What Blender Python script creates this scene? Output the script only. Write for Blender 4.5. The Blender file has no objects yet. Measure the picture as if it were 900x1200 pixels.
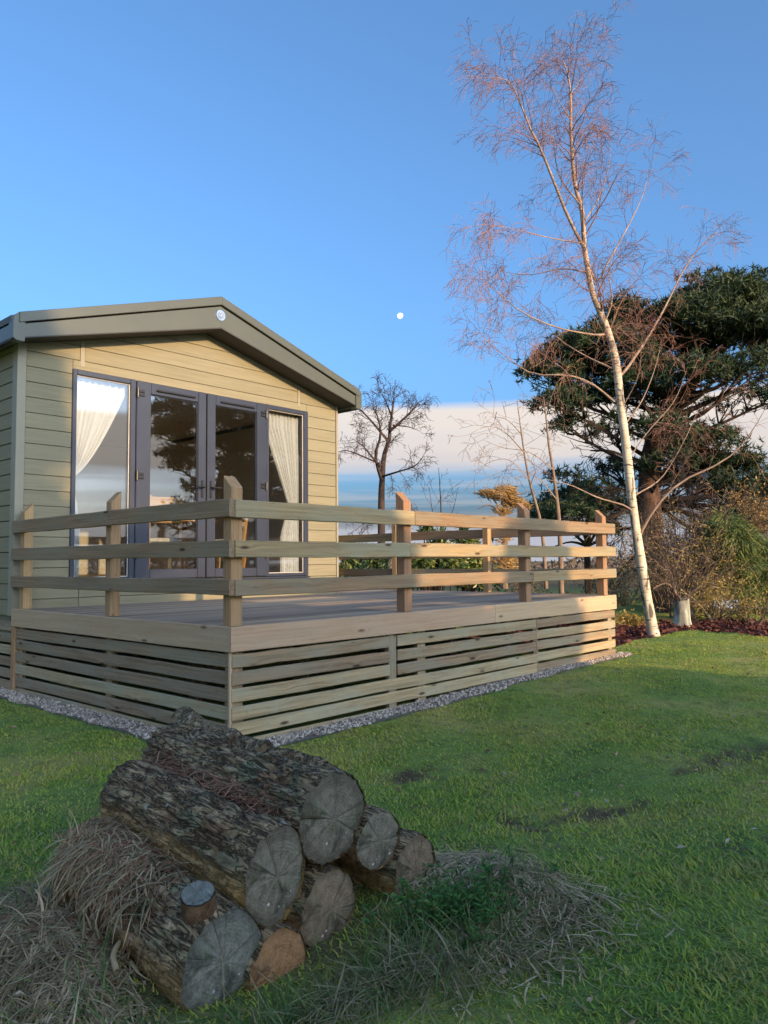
import bpy, bmesh, math, random
import numpy as np
from mathutils import Vector, Matrix, noise as mnoise

random.seed(7)
rng = np.random.default_rng(11)
sc = bpy.context.scene
COL = sc.collection
R = math.radians

# ------------------------------------------------------------------ camera
FPX, CW, CH = 898.34, 900.0, 1200.0
YAW, PITCH, ROLL = 0.8319, 0.0646, -0.009
CAM = Vector((-3.0045, -4.0745, 1.1783))
FW = Vector((math.sin(YAW) * math.cos(PITCH), math.cos(YAW) * math.cos(PITCH), math.sin(PITCH)))
RT0 = Vector((math.cos(YAW), -math.sin(YAW), 0))
UP0 = RT0.cross(FW)
RT = RT0 * math.cos(ROLL) + UP0 * math.sin(ROLL)
UP = -RT0 * math.sin(ROLL) + UP0 * math.cos(ROLL)
cam_d = bpy.data.cameras.new('camera')
cam = bpy.data.objects.new('camera', cam_d)
COL.objects.link(cam)
cam_d.sensor_fit = 'VERTICAL'
cam_d.sensor_height = 36.0
cam_d.lens = 36.0 * FPX / CH
cam_d.clip_start = 0.05
cam_d.clip_end = 4000
mw = Matrix((RT, UP, -FW)).transposed().to_4x4()
mw.translation = CAM
cam.matrix_world = mw
sc.camera = cam

# ------------------------------------------------------------------ light
SUN_AZ, SUN_EL = R(185), R(14.0)          # azimuth from +Y towards +X
sdir = Vector((math.sin(SUN_AZ) * math.cos(SUN_EL), math.cos(SUN_AZ) * math.cos(SUN_EL), math.sin(SUN_EL)))
sun_d = bpy.data.lights.new('sun', 'SUN')
sun_d.energy = 2.0
sun_d.angle = R(0.5)
sun_d.color = (1.0, 0.66, 0.34)
sun = bpy.data.objects.new('sun', sun_d)
sun.rotation_euler = (-sdir).to_track_quat('-Z', 'Y').to_euler()
sun.location = (5, -20, 20)
COL.objects.link(sun)

sc.view_settings.view_transform = 'Standard'
sc.view_settings.look = 'None'
sc.view_settings.exposure = 1.68
sc.view_settings.gamma = 1.0
try:
    sc.cycles.use_denoising = True
    sc.cycles.max_bounces = 8
    sc.cycles.diffuse_bounces = 4
    sc.cycles.transparent_max_bounces = 24
    sc.cycles.sample_clamp_indirect = 6
except Exception:
    pass


# ------------------------------------------------------------------ node helpers
class NT:
    def __init__(s, tree):
        s.t = tree
        s.n = tree.nodes
        s.n.clear()

    def new(s, kind, **kw):
        nd = s.n.new(kind)
        for k, v in kw.items():
            if k.startswith('i_'):
                nd.inputs[k[2:].replace('_', ' ')].default_value = v
            else:
                setattr(nd, k, v)
        return nd

    def link(s, a, b):
        s.t.links.new(a, b)

    def put(s, v, sock):
        if isinstance(v, bpy.types.NodeSocket):
            s.link(v, sock)
        else:
            sock.default_value = v

    def math(s, op, a, b=0.0, c=0.0, clamp=False):
        nd = s.new('ShaderNodeMath', operation=op, use_clamp=clamp)
        s.put(a, nd.inputs[0]); s.put(b, nd.inputs[1]); s.put(c, nd.inputs[2])
        return nd.outputs[0]

    def vmath(s, op, a, b=(0, 0, 0)):
        nd = s.new('ShaderNodeVectorMath', operation=op)
        s.put(a, nd.inputs[0]); s.put(b, nd.inputs[1])
        return nd.outputs['Value'] if op in ('LENGTH', 'DOT_PRODUCT', 'DISTANCE') else nd.outputs[0]

    def noise(s, vec, scale=5, detail=4, rough=.55, dist=0.0):
        nd = s.new('ShaderNodeTexNoise')
        s.link(vec, nd.inputs['Vector'])
        nd.inputs['Scale'].default_value = scale
        nd.inputs['Detail'].default_value = detail
        nd.inputs['Roughness'].default_value = rough
        nd.inputs['Distortion'].default_value = dist
        return nd.outputs['Fac']

    def voronoi(s, vec, scale=5, rnd=1.0, feature='F1'):
        nd = s.new('ShaderNodeTexVoronoi', feature=feature)
        s.link(vec, nd.inputs['Vector'])
        nd.inputs['Scale'].default_value = scale
        nd.inputs['Randomness'].default_value = rnd
        return nd.outputs['Distance']

    def ramp(s, fac, stops, mode='LINEAR'):
        nd = s.new('ShaderNodeValToRGB')
        nd.color_ramp.interpolation = mode
        el = nd.color_ramp.elements
        while len(el) < len(stops):
            el.new(.5)
        for e, (p, c) in zip(el, stops):
            e.position = p
            e.color = (*c, 1) if len(c) == 3 else c
        s.link(fac, nd.inputs[0])
        return nd.outputs[0]

    def step(s, v, a, b, lo=0.0, hi=1.0):
        nd = s.new('ShaderNodeMapRange', interpolation_type='SMOOTHSTEP')
        s.put(v, nd.inputs[0])
        for i, x in enumerate((a, b, lo, hi)):
            nd.inputs[i + 1].default_value = x
        return nd.outputs[0]

    def mix(s, f, a, b, mode='MIX'):
        nd = s.new('ShaderNodeMix', data_type='RGBA', blend_type=mode)
        s.put(f, nd.inputs[0])
        for v, k in ((a, 6), (b, 7)):
            if isinstance(v, bpy.types.NodeSocket):
                s.link(v, nd.inputs[k])
            else:
                nd.inputs[k].default_value = (*v, 1)
        return nd.outputs[2]

    def mapping(s, vec, scale=(1, 1, 1), loc=(0, 0, 0)):
        nd = s.new('ShaderNodeMapping')
        s.link(vec, nd.inputs[0])
        nd.inputs['Scale'].default_value = scale
        nd.inputs['Location'].default_value = loc
        return nd.outputs[0]

    def hsv(s, col, h=.5, sa=1.0, v=1.0):
        nd = s.new('ShaderNodeHueSaturation')
        s.put(h, nd.inputs['Hue']); s.put(sa, nd.inputs['Saturation']); s.put(v, nd.inputs['Value'])
        s.link(col, nd.inputs['Color'])
        return nd.outputs[0]

    def bump(s, h, strength=.3, dist=.01):
        nd = s.new('ShaderNodeBump')
        nd.inputs['Strength'].default_value = strength
        nd.inputs['Distance'].default_value = dist
        s.link(h, nd.inputs['Height'])
        return nd.outputs[0]

    def bsdf(s, color, rough=.7, normal=None, metal=0.0, spec=None, trans=None):
        b = s.new('ShaderNodeBsdfPrincipled')
        if isinstance(color, bpy.types.NodeSocket):
            s.link(color, b.inputs['Base Color'])
        else:
            b.inputs['Base Color'].default_value = (*color, 1)
        s.put(rough, b.inputs['Roughness'])
        b.inputs['Metallic'].default_value = metal
        if spec is not None:
            b.inputs['Specular IOR Level'].default_value = spec
        if normal is not None:
            s.link(normal, b.inputs['Normal'])
        return b.outputs[0]

    def out(s, sh):
        o = s.new('ShaderNodeOutputMaterial')
        s.link(sh, o.inputs[0])


def newmat(name):
    m = bpy.data.materials.new(name)
    m.use_nodes = True
    return m, NT(m.node_tree)


# ------------------------------------------------------------------ world: clear winter sky with a low bank of cloud
SKY_STRENGTH = 0.15
w = bpy.data.worlds.new('World')
sc.world = w
w.use_nodes = True
T = NT(w.node_tree)
sky = T.new('ShaderNodeTexSky', sky_type='NISHITA')
sky.sun_disc = False
sky.sun_elevation = SUN_EL
sky.sun_rotation = SUN_AZ
sky.altitude = 0
sky.air_density = 0.8
sky.dust_density = 6.0
sky.ozone_density = 6.0
skycol = T.hsv(sky.outputs[0], h=.491, sa=.97, v=.88)
bg1 = T.new('ShaderNodeBackground')
T.link(skycol, bg1.inputs[0])
bg1.inputs[1].default_value = SKY_STRENGTH
tc = T.new('ShaderNodeTexCoord')
dirv = tc.outputs['Generated']
sep = T.new('ShaderNodeSeparateXYZ')
T.link(dirv, sep.inputs[0])
dz = sep.outputs[2]
flat = T.mapping(dirv, (1, 1, 9))
n1 = T.noise(flat, 2.2, 5, .5)
n2 = T.noise(T.mapping(dirv, (1, 1, 22)), 3.4, 6, .55, .3)
n3 = T.noise(T.mapping(dirv, (1, 1, 4)), 1.1, 2, .4)
e = T.math('ADD', dz, T.math('MULTIPLY', T.math('SUBTRACT', n3, .5), .06))
top = T.math('SUBTRACT', 1.0, T.step(T.math('ADD', e, T.math('MULTIPLY', T.math('SUBTRACT', n2, .5), .010)), .184, .197))
bot = T.step(T.math('ADD', e, T.math('MULTIPLY', T.math('SUBTRACT', n2, .5), .035)), .100, .135)
bank = T.math('MULTIPLY', top, bot)
streak = T.math('MULTIPLY', T.step(n2, .44, .60), T.math('SUBTRACT', 1.0, T.step(dz, .10, .14)))
streak = T.math('MULTIPLY', streak, .30)
lowb = T.math('SUBTRACT', 1.0, T.step(T.math('ADD', dz, T.math('MULTIPLY', T.math('SUBTRACT', n2, .5), .05)), .03, .07))
mask = T.math('MAXIMUM', T.math('MULTIPLY', bank, .95), T.math('MAXIMUM', streak, T.math('MULTIPLY', lowb, .75)))
hgt = T.step(e, .11, .19)
ccol = T.mix(hgt, (.76, .70, .69), (.92, .84, .78))
ccol = T.mix(T.step(n1, .35, .65, 0, .7), ccol, (1.0, .86, .74))
ccol = T.mix(lowb, ccol, (.70, .72, .82))
bg2 = T.new('ShaderNodeBackground')
T.link(ccol, bg2.inputs[0])
bg2.inputs[1].default_value = 0.30
ms = T.new('ShaderNodeMixShader')
T.link(mask, ms.inputs[0]); T.link(bg1.outputs[0], ms.inputs[1]); T.link(bg2.outputs[0], ms.inputs[2])
wo = T.new('ShaderNodeOutputWorld')
T.link(ms.outputs[0], wo.inputs[0])


# ------------------------------------------------------------------ object helpers
WM = {}


def at(px, py, depth):
    """World point seen at photo pixel (px, py), depth metres ahead of the camera."""
    return CAM + (FW + RT * ((px - 450) / FPX) + UP * ((600 - py) / FPX)) * depth


def tag(o, label=None, cat=None, group=None, kind=None):
    if label: o['label'] = label
    if cat: o['category'] = cat
    if group: o['group'] = group
    if kind: o['kind'] = kind
    return o


def reg(o, parent, M):
    COL.objects.link(o)
    WM[o.name] = M.copy()
    if parent is not None:
        o.parent = parent
        o.matrix_parent_inverse = WM[parent.name].inverted()
    o.matrix_basis = M
    return o


def empty(name, loc, label, cat, group=None):
    o = bpy.data.objects.new(name, None)
    o.empty_display_size = .2
    reg(o, None, Matrix.Translation(Vector(loc)))
    return tag(o, label, cat, group)


def put(name, me, mat, parent=None, M=None, loc=None):
    o = bpy.data.objects.new(name, me)
    if mat is not None and len(me.materials) == 0:
        me.materials.append(mat)
    if M is None:
        M = Matrix.Translation(Vector(loc)) if loc is not None else Matrix.Identity(4)
    return reg(o, parent, M)


def copy_thing(root, loc, rz=0, s=1.0, label=None, group=None):
    c = root.copy()
    COL.objects.link(c)
    c.matrix_basis = Matrix.Translation(Vector(loc)) @ Matrix.Rotation(rz, 4, 'Z') @ Matrix.Scale(s, 4)
    if label: c['label'] = label
    if group: c['group'] = group
    for ch in list(root.children):
        d = ch.copy()
        COL.objects.link(d)
        d.parent = c
        d.matrix_parent_inverse = ch.matrix_parent_inverse.copy()
        for g in list(ch.children):
            f = g.copy(); COL.objects.link(f); f.parent = d
    return c


def mesh_np(name, V, F, smooth=False):
    """V (n,3); F list of int arrays (m,3) and/or (m,4)."""
    me = bpy.data.meshes.new(name)
    V = np.asarray(V, np.float32)
    if not isinstance(F, (list, tuple)):
        F = [F]
    F = [np.asarray(f, np.int32) for f in F if len(f)]
    loops = np.concatenate([f.ravel() for f in F])
    sizes = np.concatenate([np.full(len(f), f.shape[1], np.int32) for f in F])
    starts = np.concatenate([[0], np.cumsum(sizes)[:-1]]).astype(np.int32)
    me.vertices.add(len(V)); me.vertices.foreach_set('co', V.ravel())
    me.loops.add(len(loops)); me.loops.foreach_set('vertex_index', loops)
    me.polygons.add(len(sizes)); me.polygons.foreach_set('loop_start', starts)
    try:
        me.polygons.foreach_set('loop_total', sizes)
    except Exception:
        pass
    me.polygons.foreach_set('use_smooth', np.full(len(sizes), smooth, bool))
    me.update(calc_edges=True)
    return me


def bm_mesh(bm, name, smooth=False):
    bmesh.ops.recalc_face_normals(bm, faces=bm.faces)
    me = bpy.data.meshes.new(name)
    bm.to_mesh(me)
    bm.free()
    if smooth:
        me.polygons.foreach_set('use_smooth', [True] * len(me.polygons))
    return me


def box_bm(bm, cx, cy, cz, sx, sy, sz, bev=0.0, rot=None):
    M = Matrix.Translation((cx, cy, cz))
    if rot is not None:
        M = M @ rot
    r = bmesh.ops.create_cube(bm, size=1.0, matrix=M @ Matrix.Diagonal((sx, sy, sz, 1)))
    if bev > 0:
        ed = list({e for v in r['verts'] for e in v.link_edges})
        bmesh.ops.bevel(bm, geom=ed, offset=bev, segments=1, affect='EDGES')


def box_mesh(name, sx, sy, sz, bev=0.004):
    bm = bmesh.new()
    box_bm(bm, 0, 0, 0, sx, sy, sz, bev)
    return bm_mesh(bm, name)


def plank(L, H, Tk, ch=.004, seg=1, wob=0.0, seed=0):
    """Chamfered board along local X, height along Z, thickness along Y."""
    r = random.Random(seed)
    h, t = H / 2, Tk / 2
    prof = [(-t + ch, -h), (t - ch, -h), (t, -h + ch), (t, h - ch), (t - ch, h), (-t + ch, h), (-t, h - ch), (-t, -h + ch)]
    V, F4 = [], []
    for i in range(seg + 1):
        x = -L / 2 + L * i / seg
        dy, dzz, dh = (r.uniform(-wob, wob) * .6, r.uniform(-wob, wob), 1 + r.uniform(-wob, wob) * 6) if seg > 1 else (0, 0, 1)
        for (y, z) in prof:
            V.append((x, y + dy, z * dh + dzz))
    for i in range(seg):
        for k in range(8):
            a, b = i * 8 + k, i * 8 + (k + 1) % 8
            F4.append((a, b, b + 8, a + 8))
    me = bpy.data.meshes.new('plank')
    n = seg * 8
    me.from_pydata(V, [], F4 + [tuple(range(7, -1, -1)), tuple(range(n, n + 8))])
    me.update()
    bm = bmesh.new(); bm.from_mesh(me); bmesh.ops.recalc_face_normals(bm, faces=bm.faces); bm.to_mesh(me); bm.free()
    return me


def board(name, a, b, H, Tk, mat, parent, ch=.004, seg=1, wob=0.0, out=(0, 0, 1), seed=None):
    """Board from a to b (centre line)."""
    a, b = Vector(a), Vector(b)
    d = b - a
    X = d.normalized()
    Z = (Vector(out) - X * X.dot(Vector(out))).normalized()
    Y = Z.cross(X)
    M = Matrix((X, Y, Z)).transposed().to_4x4()
    M.translation = (a + b) / 2
    me = plank(d.length, H, Tk, ch, seg, wob, random.random() if seed is None else seed)
    return put(name, me, mat, parent, M)


def clip_poly(poly, fn):
    """Clip a convex polygon to the half plane fn(p) >= 0 (fn linear)."""
    res = []
    for i, p in enumerate(poly):
        q = poly[(i + 1) % len(poly)]
        fp, fq = fn(p), fn(q)
        if fp >= 0: res.append(p)
        if (fp >= 0) != (fq >= 0):
            t = fp / (fp - fq)
            res.append((p[0] + (q[0] - p[0]) * t, p[1] + (q[1] - p[1]) * t))
    return res


def prism_bm(bm, poly, y0, y1, inset=0.0):
    """Polygon in x,z extruded from y0 (front, seen) to y1."""
    f = [bm.verts.new((x, y0, z)) for x, z in poly]
    g = [bm.verts.new((x, y1, z)) for x, z in poly]
    n = len(poly)
    face = bm.faces.new(f)
    bm.faces.new(g[::-1])
    for i in range(n):
        bm.faces.new((f[i], g[i], g[(i + 1) % n], f[(i + 1) % n]))
    if inset > 0:
        bmesh.ops.recalc_face_normals(bm, faces=bm.faces)
        bmesh.ops.inset_region(bm, faces=[face], thickness=inset, depth=inset * .8)


def prism(poly, y0, y1, inset=0.0, name='prism'):
    bm = bmesh.new()
    prism_bm(bm, poly, y0, y1, inset)
    return bm_mesh(bm, name)


def centred(name, poly, y0, y1, mat, parent, inset=0.0):
    cx = sum(p[0] for p in poly) / len(poly); cz = sum(p[1] for p in poly) / len(poly)
    me = prism([(x - cx, z - cz) for x, z in poly], 0, y1 - y0, inset, name)
    return put(name, me, mat, parent, loc=(cx, y0, cz))


def tubes(paths, sides=4):
    """paths: list of (pts (n,3), radii (n)). One mesh of open tubes with pointed ends."""
    Vs, Fs, off = [], [], 0
    ang = np.arange(sides) / sides * 2 * np.pi
    ca, sa = np.cos(ang)[None, :, None], np.sin(ang)[None, :, None]
    for pts, rad in paths:
        P = np.asarray(pts, float); r = np.asarray(rad, float)
        n = len(P)
        d = np.gradient(P, axis=0)
        d /= (np.linalg.norm(d, axis=1, keepdims=True) + 1e-9)
        ref = np.array([.3, .2, 1.0]) if abs(d[:, 2]).mean() < .8 else np.array([1.0, .15, .1])
        u = np.cross(d, ref); u /= (np.linalg.norm(u, axis=1, keepdims=True) + 1e-9)
        v = np.cross(d, u)
        ring = P[:, None, :] + (u[:, None, :] * ca + v[:, None, :] * sa) * r[:, None, None]
        Vs.append(ring.reshape(-1, 3))
        i = (np.arange(n - 1) * sides)[:, None]; k = np.arange(sides)[None, :]; k2 = (k + 1) % sides
        Fs.append((np.stack([i + k, i + k2, i + sides + k2, i + sides + k], -1) + off).reshape(-1, 4))
        off += n * sides
    return np.concatenate(Vs), np.concatenate(Fs)


def smooth_path(ctrl, n):
    """Catmull-Rom through control points."""
    C = np.array([list(c) for c in ctrl], float)
    C = np.vstack([2 * C[0] - C[1], C, 2 * C[-1] - C[-2]])
    m = len(C) - 3
    ts = np.linspace(0, m - 1e-6, n)
    res = []
    for t in ts:
        i = int(t); f = t - i
        p0, p1, p2, p3 = C[i], C[i + 1], C[i + 2], C[i + 3]
        res.append(.5 * (2 * p1 + (p2 - p0) * f + (2 * p0 - 5 * p1 + 4 * p2 - p3) * f * f + (3 * p1 - p0 - 3 * p2 + p3) * f ** 3))
    return np.array(res)


def rvec(n=1):
    v = rng.normal(size=(n, 3))
    return v / np.linalg.norm(v, axis=1, keepdims=True)


def leaves(P, size, aspect=.5, up=.0, tri=False, dirs=None, jitter=.35):
    """Leaf-sized faces at points P, random facing (or along dirs)."""
    n = len(P)
    a = rvec(n) if dirs is None else dirs + rvec(n) * jitter
    a[:, 2] += up
    a /= np.linalg.norm(a, axis=1, keepdims=True)
    b = np.cross(a, rvec(n)); b /= np.linalg.norm(b, axis=1, keepdims=True) + 1e-9
    s = (size * rng.uniform(.6, 1.35, n))[:, None]
    if tri:
        V = np.stack([P - b * s * aspect * .5, P + b * s * aspect * .5, P + a * s], 1).reshape(-1, 3)
        F = np.arange(3 * n).reshape(-1, 3)
    else:
        c = np.cross(a, b) * s * .12
        V = np.stack([P, P + a * s * .5 + b * s * aspect * .5 + c, P + a * s, P + a * s * .5 - b * s * aspect * .5 + c], 1).reshape(-1, 3)
        F = np.arange(4 * n).reshape(-1, 4)
    return V, F


def smoothstep(a, b, x):
    t = np.clip((x - a) / (b - a), 0, 1)
    return t * t * (3 - 2 * t)


# ------------------------------------------------------------------ materials
def wood_mat(name, base, dark, weather, wamt=.5, knots=.9, rough=.75, vlo=.8, vhi=1.15, grain=1.0, bstr=.35):
    m, t = newmat(name)
    tc = t.new('ShaderNodeTexCoord')
    oi = t.new('ShaderNodeObjectInfo')
    cx = t.new('ShaderNodeCombineXYZ')
    t.link(t.math('MULTIPLY', oi.outputs['Random'], 31.0), cx.inputs[0])
    t.link(t.math('MULTIPLY', oi.outputs['Random'], 17.0), cx.inputs[1])
    t.link(t.math('MULTIPLY', oi.outputs['Random'], 53.0), cx.inputs[2])
    v = t.vmath('ADD', tc.outputs['Object'], cx.outputs[0])
    kd = t.voronoi(t.mapping(v, (2.6, 9, 9)), 1.0)
    warp = t.step(kd, .0, .42, .9, 0.0)
    vv = t.new('ShaderNodeCombineXYZ')
    sp = t.new('ShaderNodeSeparateXYZ'); t.link(v, sp.inputs[0])
    t.link(sp.outputs[0], vv.inputs[0]); t.link(sp.outputs[1], vv.inputs[1])
    t.link(t.math('ADD', sp.outputs[2], t.math('MULTIPLY', warp, .03)), vv.inputs[2])
    g1 = t.noise(t.mapping(vv.outputs[0], (1.3, 55, 55)), 1.0, 5, .6, .2)
    g2 = t.noise(t.mapping(vv.outputs[0], (3.5, 190, 190)), 1.0, 3, .6)
    col = t.ramp(t.math('ADD', t.math('MULTIPLY', g1, .75), t.math('MULTIPLY', g2, .25)), [(.32, dark), (.62, base)])
    wz = t.noise(t.mapping(v, (1.6, 7, 7)), 1.0, 5, .65, .4)
    col = t.mix(t.math('MULTIPLY', t.step(wz, .40, .66), wamt), col, weather)
    kk = t.step(kd, .05, .15, knots, 0.0)
    col = t.mix(kk, col, tuple(c * .28 for c in dark))
    fine = t.noise(t.mapping(v, (14, 30, 30)), 1.0, 4, .7)
    col = t.mix(t.step(fine, .58, .75, 0, .45), col, tuple(c * .5 for c in dark))
    col = t.hsv(col, h=t.math('ADD', .49, t.math('MULTIPLY', oi.outputs['Random'], .022)), v=t.math('ADD', vlo, t.math('MULTIPLY', oi.outputs['Random'], vhi - vlo)))
    bh = t.math('ADD', t.math('MULTIPLY', g1, .7), t.math('MULTIPLY', g2, .3))
    t.out(t.bsdf(col, rough, t.bump(bh, bstr, .004), spec=.25))
    return m


def plain_mat(name, color, rough=.5, metal=0.0, var=.12, scale=6, bump=0.0, spec=None):
    m, t = newmat(name)
    tc = t.new('ShaderNodeTexCoord')
    n = t.noise(tc.outputs['Object'], scale, 4, .6)
    col = t.ramp(n, [(.3, tuple(c * (1 - var) for c in color)), (.7, tuple(min(1, c * (1 + var)) for c in color))])
    nb = t.bump(t.noise(tc.outputs['Object'], scale * 14, 3, .6), bump, .003) if bump else None
    rg = t.math('ADD', rough - .06, t.math('MULTIPLY', n, .12))
    t.out(t.bsdf(col, rg, nb, metal, spec))
    return m


def leaf_mat(name, cols, rough=.55, scale=.8, trans=.25, spec=.25):
    """Foliage: hue differs leaf by leaf and in broad patches."""
    m, t = newmat(name)
    geo = t.new('ShaderNodeNewGeometry')
    n = t.noise(geo.outputs['Position'], scale, 3, .6)
    isl = geo.outputs['Random Per Island']
    f = t.math('ADD', t.math('MULTIPLY', n, .6), t.math('MULTIPLY', isl, .4))
    k = len(cols)
    col = t.ramp(f, [(.25 + .5 * i / max(1, k - 1), c) for i, c in enumerate(cols)])
    b = t.bsdf(col, rough, spec=spec)
    tr = t.new('ShaderNodeBsdfTranslucent')
    t.link(col, tr.inputs[0])
    mx = t.new('ShaderNodeMixShader')
    mx.inputs[0].default_value = trans
    t.link(b, mx.inputs[1]); t.link(tr.outputs[0], mx.inputs[2])
    t.out(mx.outputs[0])
    return m


def bark_mat(name, cols, scale=(8, 8, 2), bstr=.6, patch=None, rough=.85):
    m, t = newmat(name)
    geo = t.new('ShaderNodeTexCoord')
    v = geo.outputs['Object']
    n = t.noise(t.mapping(v, scale), 1.0, 6, .65, .4)
    col = t.ramp(n, [(.3 + .4 * i / max(1, len(cols) - 1), c) for i, c in enumerate(cols)])
    if patch:
        pn = t.noise(t.mapping(v, patch[1]), 1.0, 4, .6)
        col = t.mix(t.step(pn, patch[2], patch[3]), col, patch[0])
    t.out(t.bsdf(col, rough, t.bump(n, bstr, .02), spec=.15))
    return m


M_slat = wood_mat('weathered_slat_wood', (.36, .255, .145), (.15, .105, .062), (.27, .25, .175), .7, .95, vlo=.82, vhi=1.38)
M_fascia = wood_mat('pale_fascia_wood', (.50, .345, .215), (.38, .245, .145), (.44, .335, .225), .4, .85, vlo=.92, vhi=1.06)
M_rail = wood_mat('rail_wood', (.37, .25, .135), (.18, .12, .066), (.27, .245, .165), .6, .95, vlo=.78, vhi=1.12)
M_post = wood_mat('post_wood', (.45, .27, .135), (.27, .15, .075), (.32, .22, .12), .5, .8, vlo=.82, vhi=1.12)
M_deck = wood_mat('deck_board_wood', (.36, .285, .21), (.21, .165, .12), (.31, .255, .20), .6, .7, rough=.75, vlo=.55, vhi=1.2)
M_endgrain = M_fascia


def cladding_mat():
    m, t = newmat('sage_cladding')
    tc = t.new('ShaderNodeTexCoord'); oi = t.new('ShaderNodeObjectInfo')
    cx = t.new('ShaderNodeCombineXYZ')
    t.link(t.math('MULTIPLY', oi.outputs['Random'], 40.0), cx.inputs[0])
    t.link(t.math('MULTIPLY', oi.outputs['Random'], 23.0), cx.inputs[2])
    v = t.vmath('ADD', tc.outputs['Object'], cx.outputs[0])
    g = t.noise(t.mapping(v, (2.2, 4, 45)), 1.0, 5, .6, .6)
    g2 = t.noise(t.mapping(v, (.8, 2, 6)), 1.0, 3, .5)
    col = t.ramp(t.math('ADD', t.math('MULTIPLY', g, .7), t.math('MULTIPLY', g2, .3)), [(.3, (.188, .166, .10)), (.7, (.262, .23, .142))])
    col = t.hsv(col, v=t.math('ADD', .95, t.math('MULTIPLY', oi.outputs['Random'], .1)))
    t.out(t.bsdf(col, .62, t.bump(g, .35, .004), spec=.3))
    return m


M_clad = cladding_mat()
M_trim = plain_mat('sage_trim', (.26, .235, .165), .55, var=.06)
M_barge = plain_mat('olive_grey_bargeboard', (.082, .088, .068), .38, var=.05, scale=3)
M_soffit = plain_mat('dark_soffit', (.030, .028, .026), .7)
M_frame = plain_mat('anthracite_frame', (.034, .040, .058), .34, var=.06, scale=4)
M_black = plain_mat('black_fitting', (.012, .012, .013), .4)
M_chrome = plain_mat('chrome', (.75, .75, .77), .16, metal=1.0, var=.02)
M_roof = plain_mat('dark_roof_sheet', (.075, .075, .07), .6)
M_cream = plain_mat('cream_interior_wall', (.55, .52, .47), .8, var=.04)
M_floor = wood_mat('interior_floor_wood', (.42, .27, .15), (.3, .18, .09), (.4, .26, .14), .2, .3, rough=.4)
M_oak = wood_mat('oak_furniture', (.55, .31, .13), (.42, .22, .09), (.5, .28, .12), .2, .3, rough=.45)
M_dkcab = plain_mat('dark_cabinet', (.05, .045, .045), .35)
M_gasket = plain_mat('pale_glazing_bead', (.62, .57, .48), .5)


def curtain_mat():
    m, t = newmat('white_sheer_curtain')
    tc = t.new('ShaderNodeTexCoord')
    n = t.noise(t.mapping(tc.outputs['Object'], (160, 160, 160)), 1.0, 2, .5)
    col = t.ramp(n, [(.3, (.84, .82, .79)), (.7, (.92, .90, .87))])
    d = t.new('ShaderNodeBsdfDiffuse'); t.link(col, d.inputs[0])
    tr = t.new('ShaderNodeBsdfTranslucent'); t.link(col, tr.inputs[0])
    mx = t.new('ShaderNodeMixShader'); mx.inputs[0].default_value = .35
    t.link(d.outputs[0], mx.inputs[1]); t.link(tr.outputs[0], mx.inputs[2])
    t.out(mx.outputs[0])
    return m


M_curtain = curtain_mat()


def glass_mat():
    m, t = newmat('window_glass')
    geo = t.new('ShaderNodeNewGeometry')          # Schlick's law, the same from either side of the pane
    cs = t.math('ABSOLUTE', t.vmath('DOT_PRODUCT', geo.outputs['Normal'], geo.outputs['Incoming']))
    sch = t.math('POWER', t.math('SUBTRACT', 1.0, cs, clamp=True), 5.0)
    f = t.math('ADD', t.math('MULTIPLY', sch, .85), .16, clamp=True)
    tr = t.new('ShaderNodeBsdfTransparent'); tr.inputs[0].default_value = (.93, .95, .94, 1)
    gl = t.new('ShaderNodeBsdfGlossy'); gl.inputs['Roughness'].default_value = 0.0
    gl.inputs[0].default_value = (1, 1, 1, 1)
    mx = t.new('ShaderNodeMixShader')
    t.link(f, mx.inputs[0]); t.link(tr.outputs[0], mx.inputs[1]); t.link(gl.outputs[0], mx.inputs[2])
    t.out(mx.outputs[0])
    return m


M_glass = glass_mat()

# ------------------------------------------------------------------ terrain
# logs: cut faces share one plane, axes run back from it
LAZ = R(0.0)
LAX = Vector((math.sin(LAZ), math.cos(LAZ), 0.0)).normalized()      # from the cut face towards the far end
LP0 = Vector((-1.745, -2.30, 0))


def log_face(px, py, off=0.0):
    n = Vector((math.sin(LAZ), math.cos(LAZ), 0))
    d = FW + RT * ((px - 450) / FPX) + UP * ((600 - py) / FPX)
    t = (LP0 + n * off - CAM).dot(n) / d.dot(n)
    return CAM + d * t


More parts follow.
